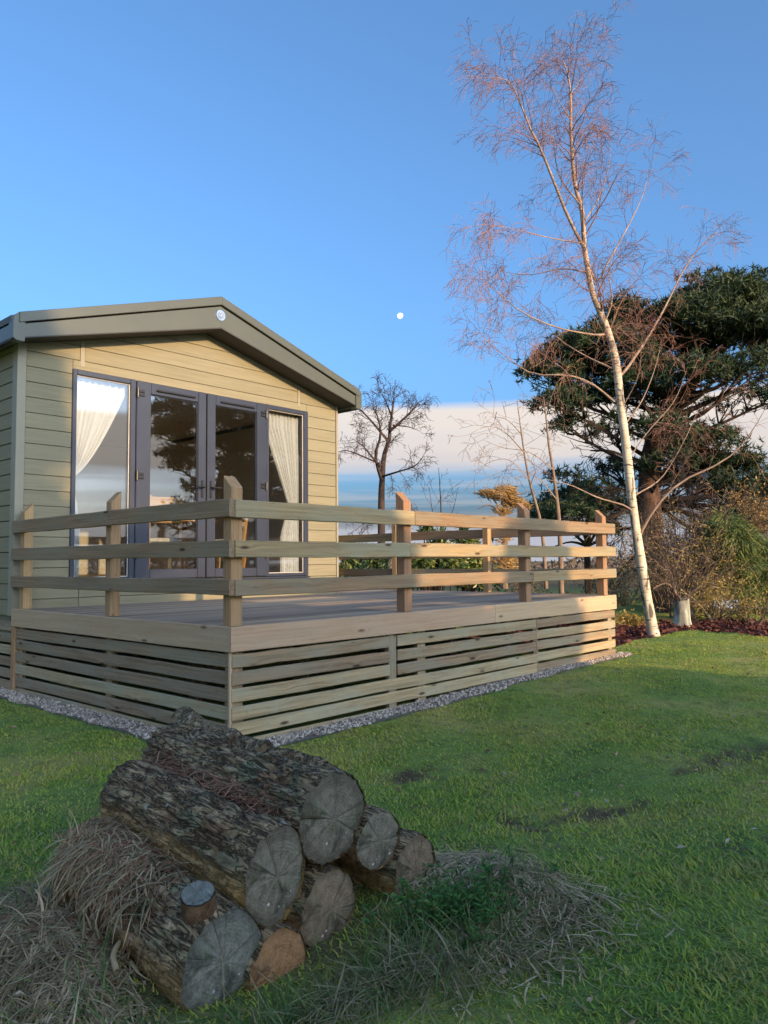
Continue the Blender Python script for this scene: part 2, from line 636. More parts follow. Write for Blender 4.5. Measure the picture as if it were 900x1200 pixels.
def terr(x, y):
    x = np.asarray(x, float); y = np.asarray(y, float)
    z = .07 * smoothstep(.0, 5.4, x) + .03 * smoothstep(5.4, 9, x)
    near = np.exp(-((x - 1) ** 2 + (y + 2) ** 2) / 60)
    z = z + near * (.014 * np.sin(2.3 * x + 1.1 * y) + .012 * np.sin(1.7 * y - 1.2 * x + 1) + .008 * np.sin(5.1 * x - 3.7 * y))
    z = z + .12 * np.exp(-(((x + 1.98) / .24) ** 2 + ((y + 1.80) / .45) ** 2))
    z = z + .09 * np.exp(-(((x + .72) / .24) ** 2 + ((y + 2.42) / .32) ** 2))
    z = z + .05 * np.exp(-(((x + 1.25) / .45) ** 2 + ((y + 2.62) / .16) ** 2))
    # old turf ridges and divots
    z = z - .035 * np.exp(-(((x - .03 + .5 * (y + 2.17)) / .035) ** 2 + ((y + 2.17) / .14) ** 2))
    z = z + .03 * np.exp(-(((x - .35) / .25) ** 2 + ((y + 2.27) / .06) ** 2))
    z = z - .02 * np.exp(-(((x - 1.75) / .35) ** 2 + ((y + 2.5) / .15) ** 2))
    flat = smoothstep(-.55, -.25, x) * smoothstep(-.55, -.25, y) * (1 - smoothstep(5.7, 6.0, x))
    zf = .07 * smoothstep(.0, 5.4, x)
    z = z * (1 - flat) + zf * flat
    far = smoothstep(12, 60, np.hypot(x - 1, y))
    return z - .6 * far


SOIL = [(.33, -2.33, .30, .045, .9), (.0, -2.17, .05, .14, 1.0), (1.75, -2.5, .40, .12, .75), (1.25, -2.42, .2, .05, .7), (2.2, -2.75, .35, .16, .6),
        (.30, -1.25, .18, .10, .8), (.05, -.95, .25, .07, .5), (-.05, -1.62, .12, .07, .6), (.95, -2.0, .22, .05, .55), (-.35, -2.2, .12, .05, .5),
        (.55, -3.1, .2, .08, .65), (.95, -3.3, .28, .09, .75), (.25, -2.95, .1, .06, .7), (2.9, -1.6, .3, .06, .5), (3.3, -2.6, .4, .08, .6), (3.9, -1.0, .3, .05, .4)]


def soil(x, y):
    s = np.zeros_like(x)
    wob = .5 + .5 * np.sin(13 * x + 4 * np.sin(9 * y)) * np.sin(11 * y + 3 * np.sin(7 * x))
    for (cx, cy, rx, ry, a) in SOIL:
        ang = .35
        dx, dy = x - cx, y - cy
        u = (dx * np.cos(ang) - dy * np.sin(ang)) / 1.7; v = (dx * np.sin(ang) + dy * np.cos(ang)) / 1.9
        s = np.maximum(s, a * np.exp(-((u / rx) ** 2 + (v / ry) ** 2)) * (.45 + .55 * wob))
    s = np.maximum(s, .75 * np.exp(-(((x + 1.9) / .36) ** 2 + ((y + 1.9) / .6) ** 2)))
    s = np.maximum(s, .75 * np.exp(-(((x + 1.35) / .6) ** 2 + ((y + 1.9) / .8) ** 2)))
    s = np.maximum(s, .6 * np.exp(-(((x + .70) / .28) ** 2 + ((y + 2.48) / .36) ** 2)))
    return s


def mulch_mask(x, y):
    """Bark bed behind the lawn's far edge."""
    wob = .06 * np.sin(2.3 * x + y) + .04 * np.sin(5.1 * x)
    near_bed = smoothstep(.40, .48, y + wob) * smoothstep(5.72, 5.82, x) * (1 - smoothstep(9.6, 10.2, x))
    edge = 8.45 + .22 * np.sin(1.1 * y + .6) + .12 * np.sin(3.3 * y)
    band = smoothstep(0, .12, x - edge) * (1 - smoothstep(0, .5, x - edge - 1.9)) * (y < .9)
    inn = np.maximum(near_bed, band)
    return inn * (y < 3.2) * (y > -7)


def axis(lo, hi, step, far, g=1.16):
    a = list(np.arange(lo, hi + 1e-6, step))
    s = step; x = a[-1]
    while x < far:
        s *= g; x += s; a.append(x)
    s = step; x = a[0]; pre = []
    while x > -far:
        s *= g; x -= s; pre.append(x)
    return np.array(pre[::-1] + a)


gx = axis(-3.2, 4.0, .045, 900); gy = axis(-4.2, .6, .045, 900)
GX, GY = np.meshgrid(gx, gy, indexing='ij')
GZ = terr(GX, GY)
V = np.stack([GX, GY, GZ], -1).reshape(-1, 3)
nx, ny = len(gx), len(gy)
I, J = np.meshgrid(np.arange(nx - 1), np.arange(ny - 1), indexing='ij')
q = (I * ny + J)
F = np.stack([q, q + ny, q + ny + 1, q + 1], -1).reshape(-1, 4)
me = mesh_np('lawn', V, F, True)
a = me.attributes.new('soil', 'FLOAT', 'POINT'); a.data.foreach_set('value', soil(V[:, 0], V[:, 1]).astype(np.float32))
a = me.attributes.new('mulch', 'FLOAT', 'POINT'); a.data.foreach_set('value', mulch_mask(V[:, 0], V[:, 1]).astype(np.float32))


def ground_mat():
    m, t = newmat('lawn_ground')
    g = t.new('ShaderNodeNewGeometry'); P = g.outputs['Position']
    n1 = t.noise(P, .9, 5, .6); n2 = t.noise(P, 7, 5, .65); n3 = t.noise(P, 60, 4, .7)
    grass = t.ramp(n1, [(.40, (.13, .22, .055)), (.52, (.20, .28, .07)), (.62, (.32, .31, .11))])
    grass = t.mix(t.step(n2, .45, .7, 0, .6), grass, (.040, .070, .024))
    grass = t.mix(t.step(n3, .5, .72, 0, .5), grass, (.13, .12, .05))
    at_ = t.new('ShaderNodeAttribute', attribute_name='soil')
    so = t.ramp(n3, [(.3, (.045, .034, .022)), (.7, (.15, .115, .07))])
    col = t.mix(t.math('MULTIPLY', t.step(at_.outputs['Fac'], .25, .7), .9), grass, so)
    mu = t.new('ShaderNodeAttribute', attribute_name='mulch')
    mc = t.ramp(n3, [(.3, (.025, .009, .008)), (.7, (.12, .04, .03))])
    col = t.mix(t.step(mu.outputs['Fac'], .3, .6), col, mc)
    far = t.step(t.vmath('LENGTH', P), 16, 40)
    col = t.mix(far, col, t.ramp(n1, [(.3, (.09, .08, .03)), (.7, (.14, .10, .06))]))
    h = t.math('ADD', t.math('MULTIPLY', n2, .6), t.math('MULTIPLY', n3, .4))
    t.out(t.bsdf(col, .9, t.bump(h, .9, .05), spec=.1))
    return m


lawn = put('lawn', me, ground_mat())
tag(lawn, kind='structure')

# ------------------------------------------------------------------ deck
ZD = .768
DX, DY = 5.42, 3.40           # front run length, left run length
WALLX = 4.26
deck = empty('timber_deck', (DX / 2, DY / 2, 0), 'raised timber deck with slatted skirting in front of the sage green lodge', 'deck')
# deck boards run along the front
y = .03
k = 0
while y < 8.3:
    x0 = .025 if y + .145 < DY - .03 else WALLX + .03
    segs = [(x0, DX - .025)]
    if x0 < 1:
        cut = [2.1, 3.3, 1.6, 2.8][k % 4]
        segs = [(x0, cut - .002), (cut + .002, DX - .025)]
    for s0, s1 in segs:
        board('deck_board', (s0, y + .07, ZD - .014), (s1, y + .07, ZD - .014), .14, .028, M_deck, deck, .003, out=(0, 1, 0))
    y += .1465
    k += 1
# fascia boards
FZ = ZD - .081
board('fascia_board', (-.006, 0.001, FZ), (-.006, DY - .02, FZ), .162, .03, M_fascia, deck, .004, 4, .0015)
board('fascia_board', (-.024, -.016, FZ), (2.95, -.016, FZ), .162, .03, M_fascia, deck, .004, 4, .0015)
board('fascia_board', (2.955, -.016, FZ), (DX + .012, -.016, FZ), .162, .03, M_fascia, deck, .004, 4, .0015)
board('fascia_board', (DX - .004, .002, FZ), (DX - .004, 8.2, FZ), .162, .03, M_fascia, deck, .004, 4, .0015)
# skirting slats
for k in range(6):
    z = .545 - .110 * k
    j = lambda: random.uniform(-.004, .004)
    board('skirting_slat', (.012, .012, z + j()), (.012, DY - .07, z + j()), .086, .022, M_slat, deck, .004, 8, .003)
    zr = z + .002
    if k < 3:
        parts_ = [(0.0, 1.508), (1.60, 3.69), (3.695, DX)]
    elif k < 5:
        parts_ = [(0.0, 3.69), (3.695, DX)]
    else:
        parts_ = [(0.0, 3.05), (3.055, DX)]
    for a_, b_ in parts_:
        zz = zr + j()
        board('skirting_slat', (a_, 0.0, zz), (b_, 0.0, zz + j()), .086, .022, M_slat, deck, .004, 8, .003)
    board('skirting_slat', (DX - .012, .012, zr), (DX - .012, 8.2, zr), .086, .022, M_slat, deck, .004, 4, .002)
for bx in (.06, 1.554, 3.72, DX - .08):
    board('batten', (bx, .035 if bx != 1.554 else .02, .60), (bx, .035 if bx != 1.554 else .02, -.02), .088, .04, M_slat, deck, .003, out=(1, 0, 0))
board('batten', (1.93, .035, .60), (1.93, .035, -.02), .1, .04, M_slat, deck, .003, out=(1, 0, 0))
for by in (.06, 1.62, DY - .12):
    board('batten', (.045, by, .60), (.045, by, -.02), .088, .04, M_slat, deck, .003, out=(0, 1, 0))
board('corner_batten', (-.004, .006, .60), (-.004, .006, -.03), .022, .022, M_fascia, deck, .003, out=(0, 1, 0))
# posts at the house end of the skirting
board('batten', (.02, DY - .045, ZD - .01), (.02, DY - .045, -.03), .07, .07, M_post, deck, .004, out=(0, 1, 0))
# joists, seen dark through the gaps
for x in np.arange(.5, DX, .55):
    board('joist', (x, .08, ZD - .10), (x, DY - .05, ZD - .10), .14, .045, M_slat, deck, .002)
for x in (.5, 1.6, 2.7, 3.8, 4.9):
    for yy in (1.2, 2.6):
        board('support_post', (x + .06, yy, ZD - .17), (x + .06, yy, -.05), .1, .1, M_slat, deck, .002, out=(0, 1, 0))

# ------------------------------------------------------------------ post and rail fence round the deck
fence = empty('post_and_rail_fence', (DX / 2, DY / 2, ZD), 'three rail timber fence with pointed posts along the deck edge', 'fence')


def fpost(x, y, slope, w_=.086, top=1.755):
    """Square post with the top cut down towards the outside: slope 'x-','y-','x+'."""
    h = w_ / 2
    zt = {(-1, -1): top, (1, -1): top, (1, 1): top, (-1, 1): top}
    drop = .085
    z0 = ZD + .002
    def zz(sx, sy):
        if slope == 'x-': return top - (drop if sx < 0 else 0)
        if slope == 'y-': return top - (drop if sy < 0 else 0)
        return top - (drop if sx > 0 else 0)
    bm = bmesh.new()
    c = .006
    ring = [(-h + c, -h), (h - c, -h), (h, -h + c), (h, h - c), (h - c, h), (-h + c, h), (-h, h - c), (-h, -h + c)]
    mid = (z0 + top) / 2
    def ztop(px, py):
        if slope == 'x-': f = (px + h) / w_
        elif slope == 'y-': f = (py + h) / w_
        else: f = 1 - (px + h) / w_
        return top - drop * (1 - f) - mid
    b = [bm.verts.new((z0 - mid, py, -px)) for px, py in ring]
    t_ = [bm.verts.new((ztop(px, py), py, -px)) for px, py in ring]
    bm.faces.new(b); bm.faces.new(t_[::-1])
    for i in range(8):
        bm.faces.new((b[i], b[(i + 1) % 8], t_[(i + 1) % 8], t_[i]))
    me = bm_mesh(bm, 'post')
    # local X is up: rotate so grain runs along the post
    M = Matrix(((0, 0, -1, x), (0, 1, 0, y), (1, 0, 0, mid), (0, 0, 0, 1)))
    return put('post', me, M_post, fence, M)


fpost(.055, .06, 'y-', .092)
for yy in (1.63, 3.25): fpost(.055, yy, 'x-')
for xx in (1.77, 3.61, 5.27): fpost(xx, .06, 'y-', .092)
for yy in (1.72, 3.32, 4.95, 6.6): fpost(DX - .06, yy, 'x+')
RZ = (1.535, 1.272, 1.020)
RH = (.118, .112, .105)
for k in range(3):
    z, h = RZ[k], RH[k]
    board('rail', (-.018, -.028, z), (-.018, DY - .03, z + (0.004 if k else 0)), h, .042, M_rail, fence, .005, 9, .004)
    if k == 2:
        cuts = [(-.04, 3.61), (3.614, DX + .02)]
    elif k == 0:
        cuts = [(.003, 1.80), (1.804, DX + .02)]
    else:
        cuts = [(.003, 1.74), (1.744, DX + .02)]
    for a_, b_ in cuts:
        board('rail', (a_ + (.044 if k == 2 and a_ < 0 else 0), -.016, z - .003), (b_, -.016, z - .003 + random.uniform(-.004, .004)), h, .042, M_rail, fence, .005, 9, .004)
    for a_, b_ in ((.01, 3.32), (3.324, 8.2)):
        board('rail', (DX + .012, a_, z), (DX + .012, b_, z), h, .042, M_rail, fence, .005, 7, .004)

# ------------------------------------------------------------------ lodge
YG = DY                       # front of the gable cladding
lodge = empty('holiday_lodge', (2.13, 6.5, 0), 'single storey lodge clad in sage green boards with glazed doors in its gable', 'lodge')
YB = 12.0
ROOFX = 2.13


def roof_in(x):                # cladding stops under the roof
    return 3.97 - .31 * abs(x - ROOFX)


# backing wall with the opening
OX0, OX1, OZ0, OZ1 = .540, 3.700, 1.010, 3.148
BK = plain_mat('wall_backing', (.14, .125, .075), .8)


def slab(name, poly, y0, y1, mat):
    return centred(name, poly, y0, y1, mat, lodge)


slab('gable_wall', [(0.03, .3), (OX0, .3), (OX0, roof_in(OX0)), (0.03, roof_in(.03))], YG + .022, YG + .10, BK)
slab('gable_wall', [(OX1, .3), (WALLX - .03, .3), (WALLX - .03, roof_in(WALLX)), (OX1, roof_in(OX1))], YG + .022, YG + .10, BK)
slab('gable_wall', [(OX0, .3), (OX1, .3), (OX1, OZ0), (OX0, OZ0)], YG + .022, YG + .10, BK)
slab('gable_wall', [(OX0, OZ1), (OX1, OZ1), (OX1, roof_in(OX1)), (ROOFX, roof_in(ROOFX)), (OX0, roof_in(OX0))], YG + .022, YG + .10, BK)

PITCHB = .1505
z = 2.651 - PITCHB * 13


def add_board(x0, x1, z0, z1):
    p = [(x0, z0), (x1, z0), (x1, z1), (x0, z1)]
    p = clip_poly(p, lambda q: 3.97 - .31 * (ROOFX - q[0]) - q[1])
    if len(p) > 2: p = clip_poly(p, lambda q: 3.97 - .31 * (q[0] - ROOFX) - q[1])
    if len(p) < 3: return
    xs = [q[0] for q in p]; zs = [q[1] for q in p]
    if max(zs) - min(zs) < .02: return
    centred('cladding_board', p, YG + .003, YG + .022, M_clad, lodge, .005)


while z < 3.98:
    z0, z1 = z + .002, z + PITCHB - .002
    XL, XR = .075, WALLX - .03
    S1, S2 = .64, 3.57
    if z1 < .62:
        pass
    elif z1 < OZ0 + .02:
        for a_, b_ in ((XL, S1 - .002), (S1 + .002, XR)): add_board(a_, b_, z0, min(z1, OZ0 - .003))
    elif z0 < OZ1 - .02:
        add_board(XL, OX0 - .002, z0, z1); add_board(OX1 + .002, XR, z0, z1)
        if z1 > OZ1 + .02: add_board(OX0, OX1, OZ1 + .003, z1)
        if z0 < OZ0 - .02: add_board(OX0, OX1, z0, OZ0 - .003)
    else:
        add_board(XL, S1 - .026, z0, z1)
        add_board(S1 + .026, S2 - .02, z0, z1)
        add_board(S2 + .02, XR, z0, z1)
    z += PITCHB
for S, wd in ((.64, .048), (3.57, .036)):
    centred('joint_strip', [(S - wd / 2, OZ1 + .045), (S + wd / 2, OZ1 + .045), (S + wd / 2, roof_in(S)), (S - wd / 2, roof_in(S))], YG - .002, YG + .02, M_trim, lodge, .003)
# corner posts
centred('corner_trim', [(-.012, .70), (.072, .70), (.072, 3.35), (-.012, 3.35)], YG - .012, YG + .09, M_trim, lodge, .004)
centred('corner_trim', [(WALLX - .028, .70), (WALLX + .006, .70), (WALLX + .006, 3.35), (WALLX - .028, 3.35)], YG - .010, YG + .09, M_trim, lodge, .004)
# side walls
for k in range(19):
    zc = .70 + PITCHB * k + .07
    board('cladding_board', (.008, YG + .09, zc), (.008, YB, zc), PITCHB - .008, .02, M_clad, lodge, .004)
    board('cladding_board', (WALLX - .008, YG + .09, zc), (WALLX - .008, YB, zc), PITCHB - .008, .02, M_clad, lodge, .004)
bm = bmesh.new()
box_bm(bm, .06, (YG + .1 + YB) / 2, 1.95, .08, YB - YG - .1, 2.9)
box_bm(bm, WALLX - .06, (YG + .1 + YB) / 2, 1.95, .08, YB - YG - .1, 2.9)
box_bm(bm, ROOFX, YB - .04, 1.95, WALLX - .22, .08, 2.9)
put('side_wall', bm_mesh(bm, 'side_wall'), BK, lodge)
# side skirting below the lodge
for k in range(6):
    zc = .60 - .11 * k
    board('skirting_slat', (.012, YG + .03, zc), (.012, YB, zc), .086, .022, M_slat, lodge, .004)
bm = bmesh.new(); box_bm(bm, -.045, YG + .66, 2.0, .07, .07, 2.9, .01)
put('downpipe', bm_mesh(bm, 'downpipe'), M_black, lodge)
bm = bmesh.new(); box_bm(bm, -.075, YG + .64, 2.02, .05, .12, .035, .006)
put('pipe_bracket', bm_mesh(bm, 'bracket'), M_black, lodge)

# roof
YR = YG - .30                 # front of the bargeboards


def ztop(x): return 4.232 - .318 * abs(x - ROOFX)


def zbot(x): return 3.872 - .262 * abs(x - ROOFX)


EX0, EX1 = -.172, 4.432
for sgn, xe in ((-1, EX0), (1, EX1)):
    # roof sheet
    a_ = [(ROOFX, ztop(ROOFX) - .012), (xe, ztop(xe) - .012), (xe, ztop(xe) - .075), (ROOFX, ztop(ROOFX) - .085)]
    if sgn < 0: a_ = a_[::-1]
    slab('roof_sheet', a_, YR + .05, YB + .2, M_roof)
    # soffit
    xi = .0 if sgn < 0 else WALLX
    s_ = [(ROOFX, 3.985), (xe + (-.0), 3.985 - .31 * abs(xe - ROOFX)), (xe, 3.965 - .31 * abs(xe - ROOFX)), (ROOFX, 3.965)]
    if sgn < 0: s_ = s_[::-1]
    slab('soffit', s_, YR + .052, YB + .1, M_soffit)
    # bargeboard panel, upper trim proud of it, with a recess between
    xb = xe - sgn * .10
    g_ = lambda x: ztop(x) - .112
    pan = [(ROOFX, g_(ROOFX)), (xb, g_(xb)), (xb, zbot(xb)), (ROOFX, zbot(ROOFX))]
    tr_ = [(ROOFX, ztop(ROOFX)), (xe - sgn * .05, ztop(xe - sgn * .05)), (xe - sgn * .05, g_(xe - sgn * .05) + .014), (ROOFX, g_(ROOFX) + .014)]
    if sgn < 0: pan = pan[::-1]; tr_ = tr_[::-1]
    bb = slab('bargeboard', pan, YR + .012, YR + .05, M_barge)
    bm = bmesh.new()
    cx = bb.matrix_basis.translation
    prism_bm(bm, tr_, YR - .012, YR + .05, .006)
    put('bargeboard_trim', bm_mesh(bm, 'trim'), M_barge, bb)
    # a dark lower lip under the panel
    lip = [(ROOFX, zbot(ROOFX)), (xb, zbot(xb)), (xb, zbot(xb) - .012), (ROOFX, zbot(ROOFX) - .012)]
    if sgn < 0: lip = lip[::-1]
    bm = bmesh.new(); prism_bm(bm, lip, YR + .004, YR + .30, 0)
    put('bargeboard_lip', bm_mesh(bm, 'lip'), M_soffit, bb)
    # boxed end
    x0, x1 = sorted((xe, xe - sgn * .105))
    zt0, zt1 = ztop(x0), ztop(x1)
    end = [(x0, zbot(xe) - .012), (x1, zbot(xe) - .012), (x1, zt1 - .004), (x0, zt0 - .004)]
    if sgn < 0: end = [(x0 + .0, zbot(xe) - .0), (x0 + .03, zbot(xe) - .02), (x1, zbot(xe) - .02), (x1, zt1 - .004), (x0 + .04, ztop(x0 + .04) - .006), (x0, zt0 - .045)]
    else: end = [(x0, zbot(xe) - .02), (x1 - .03, zbot(xe) - .02), (x1, zbot(xe)), (x1, zt1 - .045), (x1 - .04, ztop(x1 - .04) - .006), (x0, zt0 - .004)]
    slab('bargeboard_end', end, YR - .006, YR + .10, M_barge)
    gut = [(x0, zbot(xe) + .005), (x1, zbot(xe) + .005), (x1, zbot(xe) + .135), (x0, zbot(xe) + .135)]
    slab('gutter', gut, YR + .10, YB + .15, M_barge)
# round badge on the ridge of the bargeboard
badge_c = Vector((2.125, YR + .006, 4.012))
bm = bmesh.new()
bmesh.ops.create_cone(bm, cap_ends=True, segments=28, radius1=.066, radius2=.060, depth=.014, matrix=Matrix.Translation(badge_c) @ Matrix.Rotation(R(90), 4, 'X'))
bd = put('badge', bm_mesh(bm, 'badge'), M_chrome, lodge)
bm = bmesh.new()
bmesh.ops.create_cone(bm, cap_ends=True, segments=24, radius1=.046, radius2=.046, depth=.006, matrix=Matrix.Translation(badge_c + Vector((0, -.008, 0))) @ Matrix.Rotation(R(90), 4, 'X'))
bc = put('badge_centre', bm_mesh(bm, 'badge_centre'), plain_mat('blue_grey_enamel', (.22, .25, .32), .25), bd)
bm = bmesh.new()
for (ox, oz, sx, sz, rot) in ((-.012, .012, .05, .012, .6), (.010, -.004, .05, .012, -.5), (-.006, -.020, .04, .010, .2)):
    box_bm(bm, badge_c.x + ox, badge_c.y - .013, badge_c.z + oz, sx, .006, sz, .002, Matrix.Rotation(rot, 4, 'Y'))
put('emblem', bm_mesh(bm, 'emblem'), M_chrome, bd)

# windows and doors in the gable
YF = YG - .010


def frame_bm(x0, x1, z0, z1, wl, wr, wt, wb, y0, y1, bev=.005):
    bm = bmesh.new()
    box_bm(bm, (x0 + wl / 2 + x0) / 2 + wl * .25, (y0 + y1) / 2, (z0 + z1) / 2, wl, y1 - y0, z1 - z0, bev)
    box_bm(bm, x1 - wr / 2, (y0 + y1) / 2, (z0 + z1) / 2, wr, y1 - y0, z1 - z0, bev)
    xm, wd = (x0 + wl + x1 - wr) / 2, (x1 - wr - x0 - wl)
    box_bm(bm, xm, (y0 + y1) / 2 + .002, z1 - wt / 2, wd, y1 - y0 - .004, wt, bev)
    box_bm(bm, xm, (y0 + y1) / 2 + .002, z0 + wb / 2, wd, y1 - y0 - .004, wb, bev)
    return bm


def glaze(parent, x0, x1, z0, z1, y, bead=True):
    g = put('pane', box_mesh('pane', x1 - x0, .02, z1 - z0, 0), M_glass, parent, loc=((x0 + x1) / 2, y, (z0 + z1) / 2))
    if bead:
        b = .012
        bm = frame_bm(x0, x1, z0, z1, b, b, b, b, y - .016, y - .0105, 0)
        put('glazing_bead', bm_mesh(bm, 'bead'), M_gasket if bead == 'pale' else M_black, parent)
    return g


def window(x0, x1, z0, z1, fw, nm='window'):
    f = put(nm, bm_mesh(frame_bm(x0, x1, z0, z1, fw[0], fw[1], fw[2], fw[3], YF - .012, YF + .075), nm), M_frame, lodge)
    return f


wl_ = window(.533, 1.232, OZ0 - .002, OZ1 + .010, (.046, .062, .055, .038))
glaze(wl_, .575, 1.176, OZ0 + .03, OZ1 - .042, YF + .03, 'pale')
wr_ = window(3.010, 3.712, OZ0 - .002, OZ1 + .010, (.046, .072, .055, .04))
glaze(wr_, 3.050, 3.646, OZ0 + .032, OZ1 - .042, YF + .03, 'pale')


def door(x0, x1, hinge, gx0, gx1):
    f = put('door', bm_mesh(frame_bm(x0, x1, OZ0 + .004, OZ1 + .006, gx0 - x0, x1 - gx1, .128, .102, YF - .022, YF + .05, .008), 'door'), M_frame, lodge)
    glaze(f, gx0 - .004, gx1 + .004, OZ0 + .098, OZ1 - .118, YF + .015, True)
    # trickle vent in the head
    bm = bmesh.new(); box_bm(bm, (gx0 + gx1) / 2 + .01, YF - .030, OZ1 - .072, (gx1 - gx0) * .82, .020, .022, .006)
    put('trickle_vent', bm_mesh(bm, 'vent'), M_black, f)
    hx = x0 + .006 if hinge < 0 else x1 - .006
    for hz in (OZ1 - .13, 2.12, 1.28):
        bm = bmesh.new()
        bmesh.ops.create_cone(bm, cap_ends=True, segments=10, radius1=.014, radius2=.014, depth=.10, matrix=Matrix.Translation((hx, YF - .034, hz)))
        box_bm(bm, hx - hinge * .045, YF - .028, hz + .02, .075, .014, .026, .004)
        box_bm(bm, hx - hinge * .045, YF - .028, hz - .02, .075, .014, .026, .004)
        put('hinge', bm_mesh(bm, 'hinge'), M_black, f)
    # lever handle on a backplate
    px_ = x1 - .055 if hinge < 0 else x0 + .055
    bm = bmesh.new()
    box_bm(bm, px_, YF - .027, 2.03, .032, .012, .20, .006)
    hd = put('handle', bm_mesh(bm, 'handle'), M_black, f)
    bm = bmesh.new()
    bmesh.ops.create_cone(bm, cap_ends=True, segments=10, radius1=.011, radius2=.011, depth=.05, matrix=Matrix.Translation((px_, YF - .052, 2.05)) @ Matrix.Rotation(R(90), 4, 'X'))
    box_bm(bm, px_ + hinge * .055, YF - .078, 2.05, .13, .016, .020, .006)
    bl = bm_mesh(bm, 'lever'); put('lever', bl, M_black, f)
    return f


d1 = door(1.236, 2.124, -1, 1.408, 2.016)
d2 = door(2.132, 3.006, 1, 2.254, 2.862)
bm = bmesh.new(); box_bm(bm, 2.128, YF - .02, (OZ0 + OZ1) / 2, .010, .03, OZ1 - OZ0 - .01, .002)
put('meeting_strip', bm_mesh(bm, 'strip'), M_black, d1)
bm = bmesh.new(); box_bm(bm, (OX0 + OX1) / 2, YG - .03, OZ0 - .018, OX1 - OX0 + .02, .05, .022, .004)
put('threshold', bm_mesh(bm, 'threshold'), M_frame, lodge)

# interior shell
bm = bmesh.new()
box_bm(bm, ROOFX, (YG + .1 + 8.6) / 2, OZ0 - .03, WALLX - .24, 8.5 - YG - .12, .05)
put('room_floor', bm_mesh(bm, 'floor'), M_floor, lodge)
bm = bmesh.new()
box_bm(bm, ROOFX, 8.6, 2.1, WALLX - .24, .08, 2.3)
box_bm(bm, .13, (YG + .12 + 8.5) / 2, 2.1, .04, 8.3 - YG, 2.2)
box_bm(bm, WALLX - .13, (YG + .12 + 8.5) / 2, 2.1, .04, 8.3 - YG, 2.2)
put('room_wall', bm_mesh(bm, 'room_wall'), M_cream, lodge)
bm = bmesh.new()
box_bm(bm, ROOFX, (YG + .12 + 8.5) / 2, 3.27, WALLX - .34, 8.3 - YG, .04)
put('room_ceiling', bm_mesh(bm, 'room_ceiling'), M_cream, lodge)


# curtains
def curtain(name, label, fn, folds, y0):
    nu, nv = 90, 60
    zt, zb = OZ1 - .06, OZ0 + .015
    Vv = np.zeros((nv + 1, nu + 1, 3))
    for j in range(nv + 1):
        zz = zt + (zb - zt) * j / nv
        xa, xb, amp = fn(zz)
        for i in range(nu + 1):
            u = i / nu
            ph = folds * 2 * math.pi * u
            Vv[j, i] = (xa + (xb - xa) * u, y0 + amp * (math.sin(ph + .6 * math.sin(3 * u)) + .35 * math.sin(2.3 * ph + 1.3 + zz)), zz)
    I, J = np.meshgrid(np.arange(nv), np.arange(nu), indexing='ij')
    q = I * (nu + 1) + J
    F = np.stack([q, q + 1, q + nu + 2, q + nu + 1], -1).reshape(-1, 4)
    me = mesh_np(name, Vv.reshape(-1, 3), F, True)
    o = put(name, me, M_curtain)
    md = o.modifiers.new('thickness', 'SOLIDIFY'); md.thickness = .002
    return tag(o, label, 'curtain', 'curtains tied back in the glazed gable')


def fl(zz):
    # right edge sweeps from the head of the window to the tie-back on the left
    if zz > 2.08:
        t_ = (zz - 2.08) / (2.98 - 2.08)
        xb = .615 + (1.17 - .615) * min(1, max(0, t_)) ** .72
    else:
        xb = .615 + .075 * smoothstep(2.08, 1.55, zz) if False else .615 + .075 * (1 - float(smoothstep(1.5, 2.08, zz)))
    return .572, xb, .018


def fr_(zz):
    if zz > 1.95:
        t_ = (2.92 - zz) / (2.92 - 1.95)
        xa = 3.052 + (3.475 - 3.052) * max(0, t_) ** .92
    else:
        xa = 3.475 - .12 * (1 - float(smoothstep(1.45, 1.95, zz)))
    return xa, 3.646, .018


curtain('curtain', 'white sheer curtain drawn back to the left behind the left hand pane', fl, 8, YG + .115)
curtain('curtain', 'cream sunlit curtain drawn back to the right behind the right hand pane', fr_, 9, YG + .115)

# furniture seen through the doors
tb = empty('dining_table', (2.55, 5.0, OZ0), 'oak dining table standing inside behind the glazed doors', 'table')
put('table_top', box_mesh('top', 1.25, .8, .04), M_oak, tb, loc=(2.55, 5.0, OZ0 + .74))
for sx in (-1, 1):
    for sy in (-1, 1):
        put('leg', box_mesh('leg', .06, .06, .72), M_oak, tb, loc=(2.55 + sx * .55, 5.0 + sy * .33, OZ0 + .36))


def chair(x, y, rz, label):
    t0 = empty('dining_chair', (x, y, OZ0), label, 'chair', 'oak dining chairs inside the lodge')
    Rm = Matrix.Translation((x, y, OZ0)) @ Matrix.Rotation(rz, 4, 'Z')
    put('seat', box_mesh('seat', .44, .43, .05, .01), M_cream, t0, Rm @ Matrix.Translation((0, 0, .45)))
    for sx in (-1, 1):
        put('leg', box_mesh('leg', .04, .04, .44), M_oak, t0, Rm @ Matrix.Translation((sx * .19, -.18, .21)) @ Matrix.Rotation(sx * .06, 4, 'Y'))
        put('leg', box_mesh('leg', .04, .05, .46), M_oak, t0, Rm @ Matrix.Translation((sx * .19, .22, .21)) @ Matrix.Rotation(-.15, 4, 'X'))
        put('back_post', box_mesh('post', .04, .035, .52), M_oak, t0, Rm @ Matrix.Translation((sx * .19, .25, .72)) @ Matrix.Rotation(-.12, 4, 'X'))
    put('backrest', box_mesh('back', .42, .03, .16, .008), M_oak, t0, Rm @ Matrix.Translation((0, .275, .88)) @ Matrix.Rotation(-.12, 4, 'X'))
    put('backrest', box_mesh('back', .36, .025, .06, .008), M_oak, t0, Rm @ Matrix.Translation((0, .25, .68)) @ Matrix.Rotation(-.12, 4, 'X'))
    return t0


